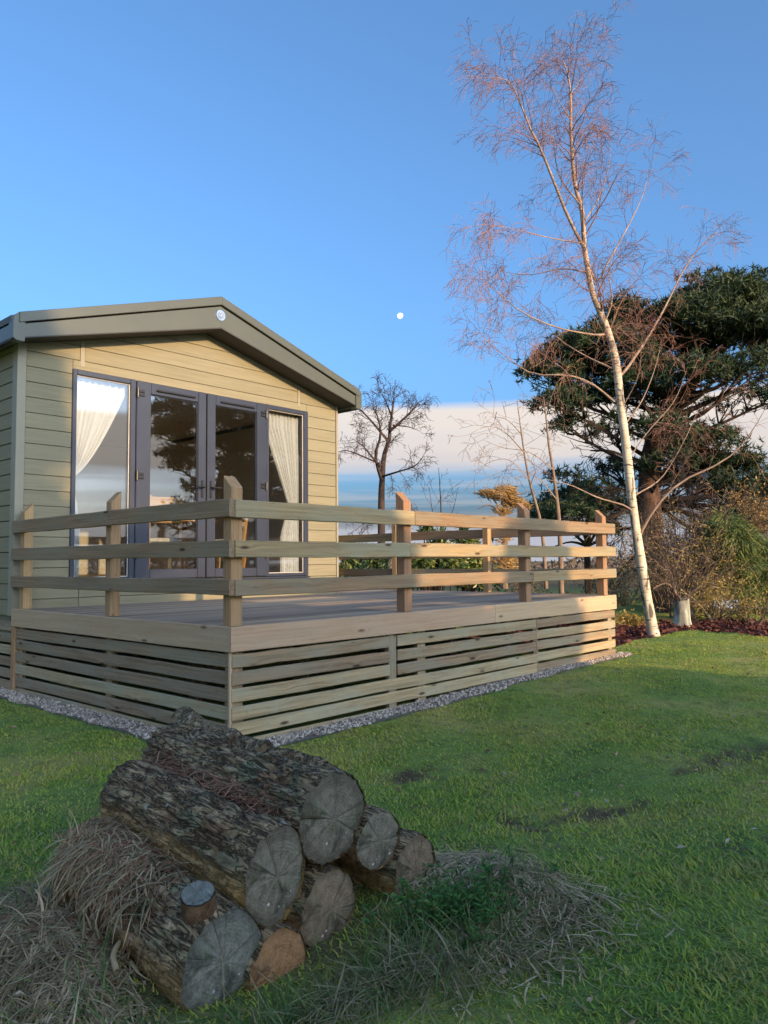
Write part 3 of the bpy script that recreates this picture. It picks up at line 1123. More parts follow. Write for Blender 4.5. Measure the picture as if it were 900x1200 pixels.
chair(2.05, 4.25, R(165), 'oak chair with its slatted back to the left hand glazed door')
chair(3.05, 4.35, R(200), 'oak chair standing inside behind the right hand glazed door')
cb = empty('kitchen_unit', (1.2, 7.9, OZ0), 'pale kitchen unit with dark oven against the back of the room', 'cabinet')
put('carcass', box_mesh('carcass', 1.8, .6, 2.05), M_cream, cb, loc=(1.3, 8.2, OZ0 + 1.03))
put('oven_door', box_mesh('oven', .6, .03, .6), M_dkcab, cb, loc=(1.9, 7.88, OZ0 + 1.45))
put('cupboard_door', box_mesh('cup', .55, .03, 1.9), M_oak, cb, loc=(.9, 7.88, OZ0 + 1.0))

# ------------------------------------------------------------------ gravel strip
gp = []
GW = .235
def gsamp(n, x0, x1, y0, y1):
    return np.stack([rng.uniform(x0, x1, n), rng.uniform(y0, y1, n)], 1)
pts = np.concatenate([gsamp(4200, -GW, .02, -GW, DY + .7), gsamp(6200, -GW, DX + .22, -GW, .02), gsamp(1200, DX - .02, DX + .2, -.2, 2)])
bx_ = .03 * np.sin(pts[:, 0] * 7 + pts[:, 1] * 9)
keep = (pts[:, 0] > -GW + .03 + bx_) & (pts[:, 1] > -GW + .04 + bx_ + .06 * smoothstep(2.5, 5, pts[:, 0]))
pts = pts[keep]
n = len(pts)
oct_v = np.array([(1, 0, 0), (-1, 0, 0), (0, 1, 0), (0, -1, 0), (0, 0, 1), (0, 0, -1)], float)
oct_f = np.array([(0, 2, 4), (2, 1, 4), (1, 3, 4), (3, 0, 4), (2, 0, 5), (1, 2, 5), (3, 1, 5), (0, 3, 5)])
sc_ = rng.uniform(.007, .015, (n, 1, 1)) * rng.uniform(.6, 1.3, (n, 1, 3))
ang = rng.uniform(0, 6.28, n)
rm = np.zeros((n, 3, 3)); rm[:, 0, 0] = np.cos(ang); rm[:, 0, 1] = -np.sin(ang); rm[:, 1, 0] = np.sin(ang); rm[:, 1, 1] = np.cos(ang); rm[:, 2, 2] = 1
tl = rvec(n)
base = (oct_v[None] + rng.normal(0, .18, (n, 6, 3))) * sc_
base = np.einsum('nij,nkj->nki', rm, base)
zc = terr(pts[:, 0], pts[:, 1]) + rng.uniform(.004, .016, n)
Vg = base + np.concatenate([pts, zc[:, None]], 1)[:, None, :]
Fg = (oct_f[None] + (np.arange(n) * 6)[:, None, None]).reshape(-1, 3)
m_, t = newmat('pale_gravel')
g_ = t.new('ShaderNodeNewGeometry')
t.out(t.bsdf(t.ramp(g_.outputs['Random Per Island'], [(0, (.12, .10, .085)), (.5, (.32, .265, .21)), (1, (.56, .49, .41))]), .85))
gv = put('gravel', mesh_np('gravel', Vg.reshape(-1, 3), Fg), m_)
tag(gv, 'pale grey gravel strip along the foot of the deck skirting', 'gravel', kind='stuff')
gb = bmesh.new()
for (x0, x1, y0, y1) in ((-GW + .02, .03, .0, DY + .7), (-GW + .02, 2.6, -GW + .02, .0), (2.6, DX + .18, -GW + .07, .0), (DX, DX + .18, 0, 2)):
    nseg = 12
    prev = None
    for i in range(nseg + 1):
        if x1 - x0 > y1 - y0:
            xx = x0 + (x1 - x0) * i / nseg; a1, a2 = (xx, y0), (xx, y1)
        else:
            yy = y0 + (y1 - y0) * i / nseg; a1, a2 = (x0, yy), (x1, yy)
        va = gb.verts.new((*a1, float(terr(*a1)) + .006)); vb = gb.verts.new((*a2, float(terr(*a2)) + .006))
        if prev: gb.faces.new((prev[0], va, vb, prev[1]))
        prev = (va, vb)
m_, t = newmat('gravel_bed')
g_ = t.new('ShaderNodeNewGeometry')
vn = t.noise(g_.outputs['Position'], 90, 4, .7)
t.out(t.bsdf(t.ramp(vn, [(.3, (.05, .042, .035)), (.7, (.27, .235, .20))]), .9, t.bump(vn, .8, .02)))
tag(put('gravel_bed', bm_mesh(gb, 'gravel_bed'), m_), kind='structure')

# ------------------------------------------------------------------ logs
def log_bark_mat(name, tint, lich, under):
    m, t = newmat(name)
    tc = t.new('ShaderNodeTexCoord'); v = tc.outputs['Object']
    geo = t.new('ShaderNodeNewGeometry')
    sp = t.new('ShaderNodeSeparateXYZ'); t.link(v, sp.inputs[0])
    n1 = t.noise(t.mapping(v, (30, 30, 9)), 1.0, 7, .7, .6)
    n2 = t.noise(v, 6.5, 6, .68, .6)
    n3 = t.noise(v, 45, 5, .7)
    vo = t.voronoi(t.mapping(v, (26, 26, 9)), 1.0)
    crk = t.noise(t.mapping(v, (34, 34, 7)), 1.0, 5, .65, 1.2)
    crk = t.math('ABSOLUTE', t.math('SUBTRACT', crk, .5))
    col = t.ramp(n1, [(.28, tuple(c * .28 for c in tint)), (.46, tint), (.60, tuple(min(1, c * 1.9) for c in tint)), (.74, (.42, .40, .30))])
    col = t.mix(t.step(n2, .53, .64, 0, .6), col, t.ramp(n3, [(.3, tuple(c * .4 for c in lich)), (.7, lich)]))
    red = t.noise(t.vmath('ADD', v, (3.3, 1.2, 7.7)), 8, 5, .7)
    col = t.mix(t.step(red, .52, .60, 0, .85), col, t.ramp(n3, [(.3, (.09, .05, .025)), (.7, (.26, .155, .08))]))
    col = t.mix(t.step(crk, .0, .06, .88, 0.0), col, (.016, .012, .008))
    nz = t.new('ShaderNodeSeparateXYZ'); t.link(v, nz.inputs[0])
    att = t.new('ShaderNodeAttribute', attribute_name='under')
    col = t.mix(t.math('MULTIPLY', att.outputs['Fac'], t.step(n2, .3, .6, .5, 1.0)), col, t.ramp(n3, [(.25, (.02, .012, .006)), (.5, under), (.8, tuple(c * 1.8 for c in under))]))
    pale = t.noise(t.vmath('ADD', v, (9.1, 4.2, 1.7)), 28, 4, .6)
    col = t.mix(t.step(pale, .64, .70, 0, .6), col, (.42, .43, .40))
    h = t.math('ADD', t.math('MULTIPLY', n1, .6), t.math('ADD', t.step(crk, .0, .07, 0, .5), t.math('MULTIPLY', n3, .35)))
    t.out(t.bsdf(col, .85, t.bump(h, .75, .025), spec=.2))
    return m


def face_mat(name, c0, c1, stain):
    m, t = newmat(name)
    tc = t.new('ShaderNodeTexCoord'); v = tc.outputs['Object']
    sp = t.new('ShaderNodeSeparateXYZ'); t.link(v, sp.inputs[0])
    wn = t.noise(v, 14, 4, .6)
    cx = t.new('ShaderNodeCombineXYZ'); t.link(sp.outputs[0], cx.inputs[0]); t.link(sp.outputs[1], cx.inputs[1])
    r = t.math('ADD', t.vmath('LENGTH', cx.outputs[0]), t.math('MULTIPLY', wn, .02))
    ring = t.math('SINE', t.math('MULTIPLY', r, 620.0))
    n = t.noise(v, 30, 6, .7)
    col = t.ramp(n, [(.32, c0), (.68, c1)])
    col = t.mix(t.step(ring, -.2, 1.0, 0, .10), col, tuple(c * .45 for c in c0))
    col = t.mix(t.step(wn, .50, .66, 0, .7), col, stain)
    sw = t.noise(t.mapping(v, (70, 7, 7)), 1.0, 3, .6)
    col = t.mix(t.step(sw, .55, .75, 0, .35), col, (.40, .38, .34))
    nrm = t.vmath('NORMALIZE', cx.outputs[0])
    oi = t.new('ShaderNodeObjectInfo')
    rad_ = t.noise(t.vmath('ADD', t.vmath('MULTIPLY', nrm, (2.0, 2.0, 2.0)), oi.outputs['Location']), 1.6, 4, .7)
    spl = t.step(t.math('ABSOLUTE', t.math('SUBTRACT', rad_, .5)), .002, .010, 1.0, 0.0)
    gate = t.noise(t.vmath('ADD', t.vmath('MULTIPLY', nrm, (.9, .9, .9)), t.vmath('MULTIPLY', oi.outputs['Location'], (7, 7, 7))), 1.3, 1, .5)
    spl = t.math('MULTIPLY', t.math('MULTIPLY', spl, t.step(r, .01, .04)), t.step(gate, .48, .58))
    col = t.mix(t.math('MULTIPLY', spl, .5), col, (.02, .016, .012))
    big = t.noise(v, 9, 5, .7, .6)
    col = t.mix(t.step(big, .50, .66, 0, .75), col, tuple(c * .35 for c in c0))
    dots = t.voronoi(v, 34)
    dn = t.noise(v, 6, 2, .5)
    col = t.mix(t.math('MULTIPLY', t.step(dots, .10, .17, .85, 0.0), t.step(dn, .5, .58)), col, (.62, .62, .58))
    col = t.mix(t.step(r, .098, .132, 0, .55), col, tuple(c * .5 for c in c0))
    h = t.math('ADD', t.math('MULTIPLY', ring, .035), n)
    h = t.math('SUBTRACT', h, spl)
    t.out(t.bsdf(col, .88, t.bump(h, .7, .014), spec=.15))
    return m


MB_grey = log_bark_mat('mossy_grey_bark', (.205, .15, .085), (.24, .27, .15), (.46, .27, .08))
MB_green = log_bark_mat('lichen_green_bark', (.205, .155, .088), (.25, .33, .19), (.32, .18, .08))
MF_grey = face_mat('grey_cut_wood', (.12, .105, .075), (.27, .245, .185), (.11, .125, .07))
MF_brown = face_mat('brown_cut_wood', (.14, .10, .065), (.31, .235, .15), (.14, .14, .075))
MF_orange = face_mat('orange_cut_wood', (.22, .115, .05), (.44, .24, .11), (.18, .12, .07))
MF_slate = face_mat('slate_cut_wood', (.11, .11, .09), (.28, .28, .23), (.10, .13, .085))


def make_log(label, px, py, r, L, bmat, fmat, off=0.0, ecc=(1, 1), seed=1, under=1.0, taper=.94, rough=1.0, tiltz=0.0, yaw=0.0, facetilt=0.0):
    c = log_face(px, py, off)
    ax = Vector((math.sin(LAZ + yaw), math.cos(LAZ + yaw), tiltz)).normalized()
    X = ax.cross(Vector((0, 0, 1))).normalized()        # to the right seen from the front is -X? keep right handed
    Y = X.cross(ax).normalized()                        # up
    M = Matrix((X, Y, -ax)).transposed().to_4x4()
    M.translation = c
    root = empty('log', (c.x, c.y, c.z), label, 'log', 'sawn logs heaped on the lawn')
    nl, na = 64, 112
    Vv = np.zeros((nl + 1, na, 3)); un = np.zeros((nl + 1, na))
    for j in range(nl + 1):
        s = j / nl
        d = L * s
        rr = r * (1 + (taper - 1) * s)
        for i in range(na):
            a_ = 2 * math.pi * i / na
            p = Vector((math.cos(a_) * 2.2, math.sin(a_) * 2.2, d * 5 + seed * 9.3))
            nz = mnoise.fractal(p * .55, 1.0, 2.0, 3) * .15
            p2 = Vector((math.cos(a_) * 5.5, math.sin(a_) * 5.5, d * 5 + seed * 3.1))
            rd = 1 - abs(mnoise.noise(p2)) * 2
            p3 = Vector((math.cos(a_) * 14, math.sin(a_) * 14, d * 22 + seed * 5.7))
            plate = abs(mnoise.noise(Vector((math.cos(a_) * 9, math.sin(a_) * 9, d * 9 + seed * 2.2))))
            plate = -.045 * max(0, 1 - plate / .12)
            fine = mnoise.noise(p3) * .035 + mnoise.noise(p3 * 2.3) * .02
            endc = -.10 * max(0, (s - .93) / .07) ** 2 * (1 + .6 * mnoise.noise(p2))
            fade = min(1.0, .35 + s * 12)
            rad = rr * (1 + nz * (.4 + .6 * fade) + fade * rough * (rd * .07 + fine * .8 + plate) + endc)
            Vv[j, i] = (math.cos(a_) * rad * ecc[0], math.sin(a_) * rad * ecc[1], -d + (0.012 * mnoise.noise(p2 * .7) * (1 - fade)))
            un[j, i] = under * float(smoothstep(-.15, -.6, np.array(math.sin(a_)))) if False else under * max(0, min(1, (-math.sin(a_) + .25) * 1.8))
    I, J = np.meshgrid(np.arange(nl), np.arange(na), indexing='ij')
    q = I * na + J; q2 = I * na + (J + 1) % na
    Fq = np.stack([q, q2, q2 + na, q + na], -1).reshape(-1, 4)
    Vf = Vv.reshape(-1, 3)
    cen = np.array([[0, 0, -L]])
    last = nl * na + np.arange(na)
    Ft = np.stack([last, np.roll(last, -1), np.full(na, len(Vf))], -1)
    me = mesh_np('bark', np.vstack([Vf, cen]), [Fq, Ft], True)
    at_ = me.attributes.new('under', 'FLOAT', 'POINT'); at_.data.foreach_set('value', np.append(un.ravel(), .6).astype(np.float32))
    put('bark', me, bmat, root, M)
    # cut face: slightly domed, saw-marked, with a split
    nr = 9
    Cv = [(0, 0, .004)]
    for k in range(1, nr + 1):
        f = k / nr
        for i in range(na):
            x, y_, zz = Vv[0, i]
            dzv = .004 * (1 - f) + .0035 * mnoise.noise(Vector((x * 30, y_ * 30, seed))) + .002 * mnoise.noise(Vector((x * 90, y_ * 90, seed)))
            a_ = 2 * math.pi * i / na
            crack = math.exp(-(((a_ - 1.2 - seed) % 6.283) / .09) ** 2) * .012 * f
            g = f * (.965 if k < nr else .985)
            Cv.append((x * g, y_ * g, dzv - crack + facetilt * y_ - (.006 if k == nr else 0)))
    Cf4, Cf3 = [], []
    for i in range(na):
        Cf3.append((0, 1 + i, 1 + (i + 1) % na))
    for k in range(nr - 1):
        for i in range(na):
            a0 = 1 + k * na + i; a1 = 1 + k * na + (i + 1) % na
            Cf4.append((a0, a0 + na, a1 + na, a1))
    put('cut_face', mesh_np('cut_face', Cv, [np.array(Cf3), np.array(Cf4)], True), fmat, root, M)
    return root, M


log6, M6 = make_log('big grey faced log with a sawn branch stub, lowest at the front left', 262, 1126, .128, .74, MB_grey, MF_slate, 0, (1.04, 1.0), 1, .6, tiltz=.10)
log7, _ = make_log('orange brown log end wedged low between the bottom two logs', 328, 1139, .110, .8, MB_grey, MF_orange, -.02, (.95, 1.02), 2)
log5, _ = make_log('brown log end with mossy rim in the middle of the heap', 386, 1066, .118, .8, MB_green, MF_brown, .03, (.98, 1.0), 3, tiltz=.02)
log2, M2 = make_log('thick mossy log with ochre rotten underside, second from the top at left', 324, 1027, .139, .86, MB_grey, MF_grey, .0, (.80, 1.03), 4, 1.0, tiltz=.06, rough=1.3)
log3, _ = make_log('small round log end with green lichen at the right of the topmost log', 444, 985, .096, .8, MB_green, MF_grey, .05, (1.08, .98), 5, tiltz=.02)
log4, _ = make_log('dull brown log end resting on the grass at the far right of the heap', 488, 1022, .120, .8, MB_grey, MF_brown, .03, (.92, 1.0), 6)
log1, M1 = make_log('rough split log covered in lichen lying topmost on the heap', 391, 959, .134, .95, MB_green, MF_grey, .02, (1.02, 1.0), 8, .4, rough=2.0, taper=.88, tiltz=.05)
# a broken ridge of bark along the top of the topmost log
bm = bmesh.new()
prev = None
for i in range(26):
    s = i / 25
    d = .10 + .90 * s
    hh = .130 * (1 - .09 * s) + .016 * mnoise.noise(Vector((s * 6, 0, 3))) + .012 * mnoise.noise(Vector((s * 17, 0, 3))) + .045 * s ** 3
    aa = 1.15 + .12 * math.sin(s * 5)
    ring = []
    for (da, dr) in ((-.22, -.02), (-.10, .016), (.02, .03 + .012 * mnoise.noise(Vector((s * 30, 5, 0)))), (.16, .012), (.30, -.03)):
        rr = hh + dr
        ring.append(bm.verts.new(M1 @ Vector((math.cos(aa + da) * rr, math.sin(aa + da) * rr, -d))))
    if prev:
        for k in range(4): bm.faces.new((prev[k], prev[k + 1], ring[k + 1], ring[k]))
    prev = ring
put('bark_ridge', bm_mesh(bm, 'bark_ridge', True), MB_green, log1)
# sawn branch stub on the lowest log
sb = log_face(240, 1104, .09)
sv, sf = [], []
st0 = Vector(sb) + Vector((0, 0, -.03)); top_ = at(232, 1047, 2.07)
dS = (top_ - st0)
Xs = dS.cross(Vector((0, 1, 0))).normalized(); Ys = dS.cross(Xs).normalized()
na = 28
for j in range(9):
    s = j / 8
    for i in range(na):
        a_ = 2 * math.pi * i / na
        r_ = (.058 - .012 * s + .03 * (1 - s) ** 3) * (1 + .12 * mnoise.noise(Vector((math.cos(a_) * 2, math.sin(a_) * 2, s * 4))))
        sv.append(st0 + dS * s + (Xs * math.cos(a_) + Ys * math.sin(a_)) * r_)
for j in range(8):
    for i in range(na):
        sf.append((j * na + i, j * na + (i + 1) % na, (j + 1) * na + (i + 1) % na, (j + 1) * na + i))
stub = put('branch_stub', mesh_np('stub', [list(v) for v in sv], np.array(sf), True), bark_mat('rusty_stub_bark', [(.03, .02, .014), (.11, .065, .035), (.20, .13, .08)], (20, 20, 20)), log6)
cap = [top_ + dS.normalized() * .003] + [top_ + (v - top_) * .96 + dS.normalized() * .002 for v in sv[-na:]]
put('stub_face', mesh_np('stub_face', [list(v - top_) for v in cap], np.array([(0, 1 + i, 1 + (i + 1) % na) for i in range(na)])), face_mat('blue_grey_cut_wood', (.10, .10, .085), (.22, .225, .19), (.13, .155, .13)), stub, Matrix.Translation(top_))

# ------------------------------------------------------------------ trees
def depth_of(p):
    return (Vector(p) - CAM).dot(FW)


def grow(paths, start, d, L, r0, level, P):
    """Grow a branch and its side twigs into paths[level]."""
    n = P['seg'][level]
    pts = [np.array(start)]
    d = np.array(d, float); d /= np.linalg.norm(d)
    dd = d.copy()
    st = L / n
    for i in range(n):
        f = (i + 1) / n
        dd = dd + rng.normal(0, P['wig'][level], 3) + np.array([0, 0, P['bend'][level]]) * f / n * 3
        dd /= np.linalg.norm(dd)
        pts.append(pts[-1] + dd * st)
    pts = np.array(pts)
    rad = r0 * (1 - np.linspace(0, 1, n + 1) * .85)
    paths[level].append((pts, np.maximum(rad, P['rmin'])))
    if level + 1 < len(P['seg']):
        side(paths, pts, L, r0, level + 1, P)


def side(paths, pts, L, r0, level, P, f0=.15, n=None, dens=1.0):
    k = n if n is not None else max(1, int(rng.poisson(P['num'][level] * L * dens)))
    m = len(pts) - 1
    for _ in range(k):
        f = f0 + (1 - f0) * rng.random() ** .8
        i = min(m - 1, int(f * m)); u = f * m - i
        p = pts[i] * (1 - u) + pts[i + 1] * u
        t = pts[i + 1] - pts[i]; t /= np.linalg.norm(t) + 1e-9
        o = rng.normal(size=3); o -= t * o.dot(t); o /= np.linalg.norm(o)
        an = R(rng.uniform(*P['ang'][level]))
        d = t * math.cos(an) + o * math.sin(an) + np.array([0, 0, P['lift'][level]])
        grow(paths, p, d, rng.uniform(*P['len'][level]) * (1 - .45 * f), max(P['rmin'], r0 * (1 - .8 * f) * P['rr'][level]), level, P)


def pxpath(pts, depth, n, dd=0.0):
    return smooth_path([at(x, y, depth + dd * i / max(1, len(pts) - 1)) for i, (x, y) in enumerate(pts)], n)


def birch_bark():
    m, t = newmat('birch_bark')
    tc = t.new('ShaderNodeTexCoord'); v = tc.outputs['Object']
    n = t.noise(t.mapping(v, (10, 10, 5)), 1.0, 5, .6)
    bands = t.noise(t.mapping(v, (6, 6, 45)), 1.0, 4, .6, .4)
    col = t.ramp(n, [(.3, (.46, .37, .25)), (.7, (.70, .60, .44))])
    col = t.mix(t.step(bands, .56, .64, 0, .9), col, (.05, .04, .035))
    big = t.noise(t.mapping(v, (9, 9, 2.2)), 1.0, 3, .5)
    col = t.mix(t.step(big, .56, .63, 0, .85), col, (.045, .038, .032))
    sp = t.new('ShaderNodeSeparateXYZ'); t.link(v, sp.inputs[0])
    up = t.step(sp.outputs[2], 2.5, 7.0)
    col = t.mix(t.math('MULTIPLY', up, .75), col, (.30, .17, .11))
    t.out(t.bsdf(col, .75, t.bump(n, .4, .02), spec=.2))
    return m


M_birch = birch_bark()
M_btwig = bark_mat('birch_twig', [(.19, .095, .068), (.32, .175, .125)], (3, 3, 3), .1)
M_blimb = bark_mat('birch_limb', [(.20, .12, .09), (.42, .31, .22)], (6, 6, 6), .3)

bbase = (7.75, .55, .09)
BD = depth_of(bbase)
birch = empty('birch_tree', bbase, 'tall slender bare birch with pale leaning trunk beside the deck corner', 'tree')
trunk_px = [(768, 756), (762, 722), (757, 695), (749, 645), (741, 590), (734, 525), (727, 470), (722, 425), (713, 390), (703, 365), (694, 342), (689, 315), (685, 290), (682, 247), (675, 222), (671, 190), (669, 150), (669, 120), (667, 95), (663, 80), (659, 70)]
tp = pxpath(trunk_px, BD, 60, .15)
s_ = np.linspace(0, 1, 60)
trad = .074 * (1 - s_) ** .92 * (1 + .35 * np.exp(-s_ * 40)) * (1 + .04 * np.sin(s_ * 60)) + .004
Vb, Fb = tubes([(tp, trad)], 14)
put('trunk', mesh_np('trunk', Vb, Fb, True), M_birch, birch)
BP = dict(seg=[7, 6, 4, 3], wig=[.10, .13, .16, .2], bend=[.0, -.10, -.28, -.45], num=[0, 6.5, 11, 11], ang=[(30, 50), (25, 60), (25, 65), (25, 70)],
          len=[(0, 0), (.45, 1.25), (.25, .62), (.12, .36)], lift=[0, .10, 0, -.05], rr=[1, .5, .5, .5], rmin=.0020)
limbs = [([(684, 290), (666, 255), (651, 218), (633, 173), (620, 148), (604, 107), (590, 92), (570, 92)], .035, -.4),
         ([(688, 310), (700, 330), (712, 308), (735, 267), (752, 232), (760, 203)], .026, .5),
         ([(708, 380), (717, 353), (714, 325), (716, 300)], .018, -.3),
         ([(725, 442), (736, 430), (760, 394), (781, 357), (798, 322), (818, 292), (842, 271)], .032, .8),
         ([(708, 392), (694, 392), (653, 384), (612, 366), (578, 338), (562, 325)], .022, -.7),
         ([(718, 432), (686, 417), (656, 398), (640, 380)], .02, .7),
         ([(719, 470), (694, 450), (666, 440), (625, 438), (596, 420), (565, 395)], .024, -.3),
         ([(748, 634), (757, 612), (777, 584), (801, 563), (843, 543), (867, 524), (884, 501), (896, 480)], .030, -.6),
         ([(747, 606), (733, 593), (700, 583), (670, 569), (642, 562)], .022, -.4),
         ([(745, 580), (775, 560), (800, 520), (818, 480)], .016, .6),
         ([(683, 262), (700, 235), (712, 200), (716, 170)], .018, .5),
         ([(680, 240), (655, 205), (648, 160), (640, 120)], .016, .6),
         ([(671, 185), (690, 160), (700, 130)], .011, -.3),
         ([(669, 140), (650, 110), (640, 80)], .010, .3),
         ([(669, 110), (684, 85), (690, 60)], .008, .3),
         ([(690, 320), (660, 315), (620, 322), (585, 318)], .016, .6),
         ([(684, 285), (650, 280), (610, 270), (575, 262)], .013, -.8),
         ([(730, 500), (752, 470), (768, 430), (776, 395)], .015, .4),
         ([(728, 480), (748, 440), (752, 400)], .013, -.6),
         ([(735, 540), (760, 505), (790, 470), (806, 430)], .014, .2)]
pl_ = [[], [], [], []]
for pts, r0, dd in limbs:
    r0 *= .78
    pp = pxpath(pts, BD + .05, 12, dd)
    pl_[0].append((pp, r0 * (1 - np.linspace(0, 1, 12) * .85)))
    L = np.linalg.norm(np.diff(pp, axis=0), axis=1).sum()
    side(pl_, pp, L, r0 * .8, 1, BP, .12, dens=.45 if pts[0][1] > 475 else 1.0)
side(pl_, tp[34:], 3.4, .03, 1, BP, .0, n=34)
side(pl_, tp[22:40], 2.5, .03, 1, BP, .0, n=16)
Vb, Fb = tubes(pl_[0], 6)
put('limbs', mesh_np('limbs', Vb, Fb, True), M_blimb, birch)
Vb, Fb = tubes(pl_[1] + pl_[2] + pl_[3], 3)
put('twigs', mesh_np('twigs', Vb, Fb), M_btwig, birch)

# ---- bare tree and saplings
M_dtwig = bark_mat('dark_twig', [(.035, .025, .022), (.085, .058, .05)], (4, 4, 4), .2)
M_sap = bark_mat('sapling_bark', [(.14, .095, .065), (.30, .21, .14)], (8, 8, 4), .3)


def px_tree(name, label, trunk, limbs, depth, r0, P, mat, group=None, cat='tree', tmat=None, dens=1.0):
    pp = pxpath(trunk, depth, 24, .2)
    b = pp[0]
    root = empty(name, b, label, cat, group)
    rad = r0 * (1 - np.linspace(0, 1, 24) * .85)
    Vb, Fb = tubes([(pp, rad)], 8)
    put('trunk', mesh_np('trunk', Vb, Fb, True), tmat or mat, root)
    pl = [[] for _ in P['seg']]
    for pts, rr in limbs:
        q = pxpath(pts, depth, 10, rng.uniform(-1.2, 1.2))
        pl[0].append((q, rr * (1 - np.linspace(0, 1, 10) * .8)))
        side(pl, q, np.linalg.norm(np.diff(q, axis=0), axis=1).sum(), rr * .8, 1, P, .1, dens=dens)
    side(pl, pp[10:], np.linalg.norm(np.diff(pp[10:], axis=0), axis=1).sum(), r0 * .4, 1, P, .1, dens=dens)
    Vb, Fb = tubes(sum(pl, []), 3)
    put('branches', mesh_np('branches', Vb, Fb), mat, root)
    return root


TP = dict(seg=[7, 6, 5, 3], wig=[.1, .16, .2, .22], bend=[0, .0, -.1, -.2], num=[0, 4.6, 6.5, 7.0], ang=[(30, 50), (25, 60), (25, 65), (25, 70)],
          len=[(0, 0), (.6, 1.5), (.35, .8), (.2, .5)], lift=[0, .12, .05, 0], rr=[1, .5, .5, .5], rmin=.0052)
px_tree('bare_tree', 'dark bare tree with rounded twiggy crown rising beyond the rail near the gable corner',
        [(447, 668), (447, 620), (447, 580), (448, 560), (450, 535), (456, 515), (457, 500), (460, 480), (462, 465)],
        [([(447, 562), (440, 535), (446, 510), (443, 490), (436, 475)], .06), ([(448, 558), (468, 552), (486, 546), (496, 535)], .04),
         ([(455, 518), (436, 495), (422, 480), (412, 472)], .05), ([(457, 505), (474, 490), (486, 478), (492, 470)], .05),
         ([(446, 548), (430, 528), (424, 520)], .04), ([(447, 545), (425, 535), (406, 528), (398, 530)], .035), ([(460, 490), (452, 470), (446, 460)], .035), ([(460, 498), (478, 500), (492, 505)], .03),
         ([(447, 600), (465, 607), (480, 612)], .02), ([(447, 604), (430, 612), (415, 622)], .02)],
        21.0, .115, dict(TP, num=[0, 7, 9, 10], len=[(0, 0), (.35, .95), (.2, .5), (.12, .32)], rmin=.0046), M_dtwig)
SP = dict(seg=[7, 6, 5, 3], wig=[.1, .13, .16, .2], bend=[0, -.05, -.15, -.3], num=[0, 3.8, 3.8, 3.0], ang=[(40, 60), (45, 85), (30, 65), (25, 70)],
          len=[(0, 0), (.5, 1.3), (.25, .6), (.15, .35)], lift=[0, .0, .02, 0], rr=[1, .5, .5, .5], rmin=.003)
px_tree('sapling', 'thin pale sapling with straight stem behind the far corner of the fence',
        [(658, 700), (657, 650), (655, 610), (652, 580), (648, 550), (643, 520), (640, 490), (637, 465)], [([(652, 585), (630, 560), (600, 550), (570, 560)], .014), ([(648, 550), (620, 530), (590, 525), (565, 515)], .014)],
        14.5, .055, SP, M_sap, 'saplings behind the deck')
px_tree('sapling', 'leaning sapling with arching twigs left of the straight pale sapling',
        [(640, 690), (637, 640), (632, 605), (622, 570), (615, 535), (610, 500), (606, 470)], [([(620, 562), (598, 540), (578, 540), (556, 552)], .012), ([(614, 530), (590, 505), (570, 500), (552, 508)], .012), ([(612, 510), (594, 492), (574, 488)], .010)],
        14.0, .04, SP, M_sap, 'saplings behind the deck')
LP = dict(TP); LP['rmin'] = .0048; LP['num'] = [0, 2.0, 2.6, 2.5]; LP['lift'] = [0, .3, .1, 0]
px_tree('bare_tree', 'faint spindly bare tree between the dark bare tree and the saplings',
        [(516, 668), (516, 640), (517, 610), (516, 580), (514, 548)], [([(516, 630), (507, 600), (503, 570)], .02), ([(516, 625), (530, 600), (536, 575)], .02), ([(516, 640), (496, 610), (486, 590)], .02)],
        24.0, .045, LP, M_dtwig)

# ---- pine
M_needle = leaf_mat('pine_needles', [(.020, .040, .025), (.034, .060, .028), (.085, .10, .032)], .6, .55, .12)
M_pbark = bark_mat('red_pine_bark', [(.035, .024, .018), (.085, .048, .032), (.15, .085, .055)], (9, 9, 3), .9)
M_pbranch = bark_mat('pine_branch', [(.02, .015, .012), (.05, .036, .026)], (6, 6, 6), .4)


def tufts(centres, rad, ntri, length, width, upb=.25):
    """Needle tufts: thin triangles radiating from each centre."""
    n = len(centres)
    d = rng.normal(size=(n, ntri, 3)); d[..., 2] += upb
    d /= np.linalg.norm(d, axis=2, keepdims=True)
    o = np.cross(d, rng.normal(size=(n, ntri, 3))); o /= np.linalg.norm(o, axis=2, keepdims=True) + 1e-9
    L = length * rng.uniform(.6, 1.3, (n, ntri, 1))
    c = centres[:, None, :] + d * rad * .15
    V = np.stack([c - o * width * .5, c + o * width * .5, c + d * L], 2).reshape(-1, 3)
    return V, np.arange(len(V)).reshape(-1, 3)


def pad_points(c, ax, n_clump, per, clr):
    """Clumps through an ellipsoidal pad (more on its upper shell)."""
    out = []
    for _ in range(n_clump):
        d = rvec(1)[0]
        if d[2] < -.3: d[2] *= -.6
        f = rng.uniform(.35, 1.0) ** .6
        cc = np.array(c) + d * np.array(ax) * f
        m = int(per * rng.uniform(.6, 1.4))
        out.append(cc + rng.normal(size=(m, 3)) * np.array([clr, clr, clr * .62]))
    return np.concatenate(out)


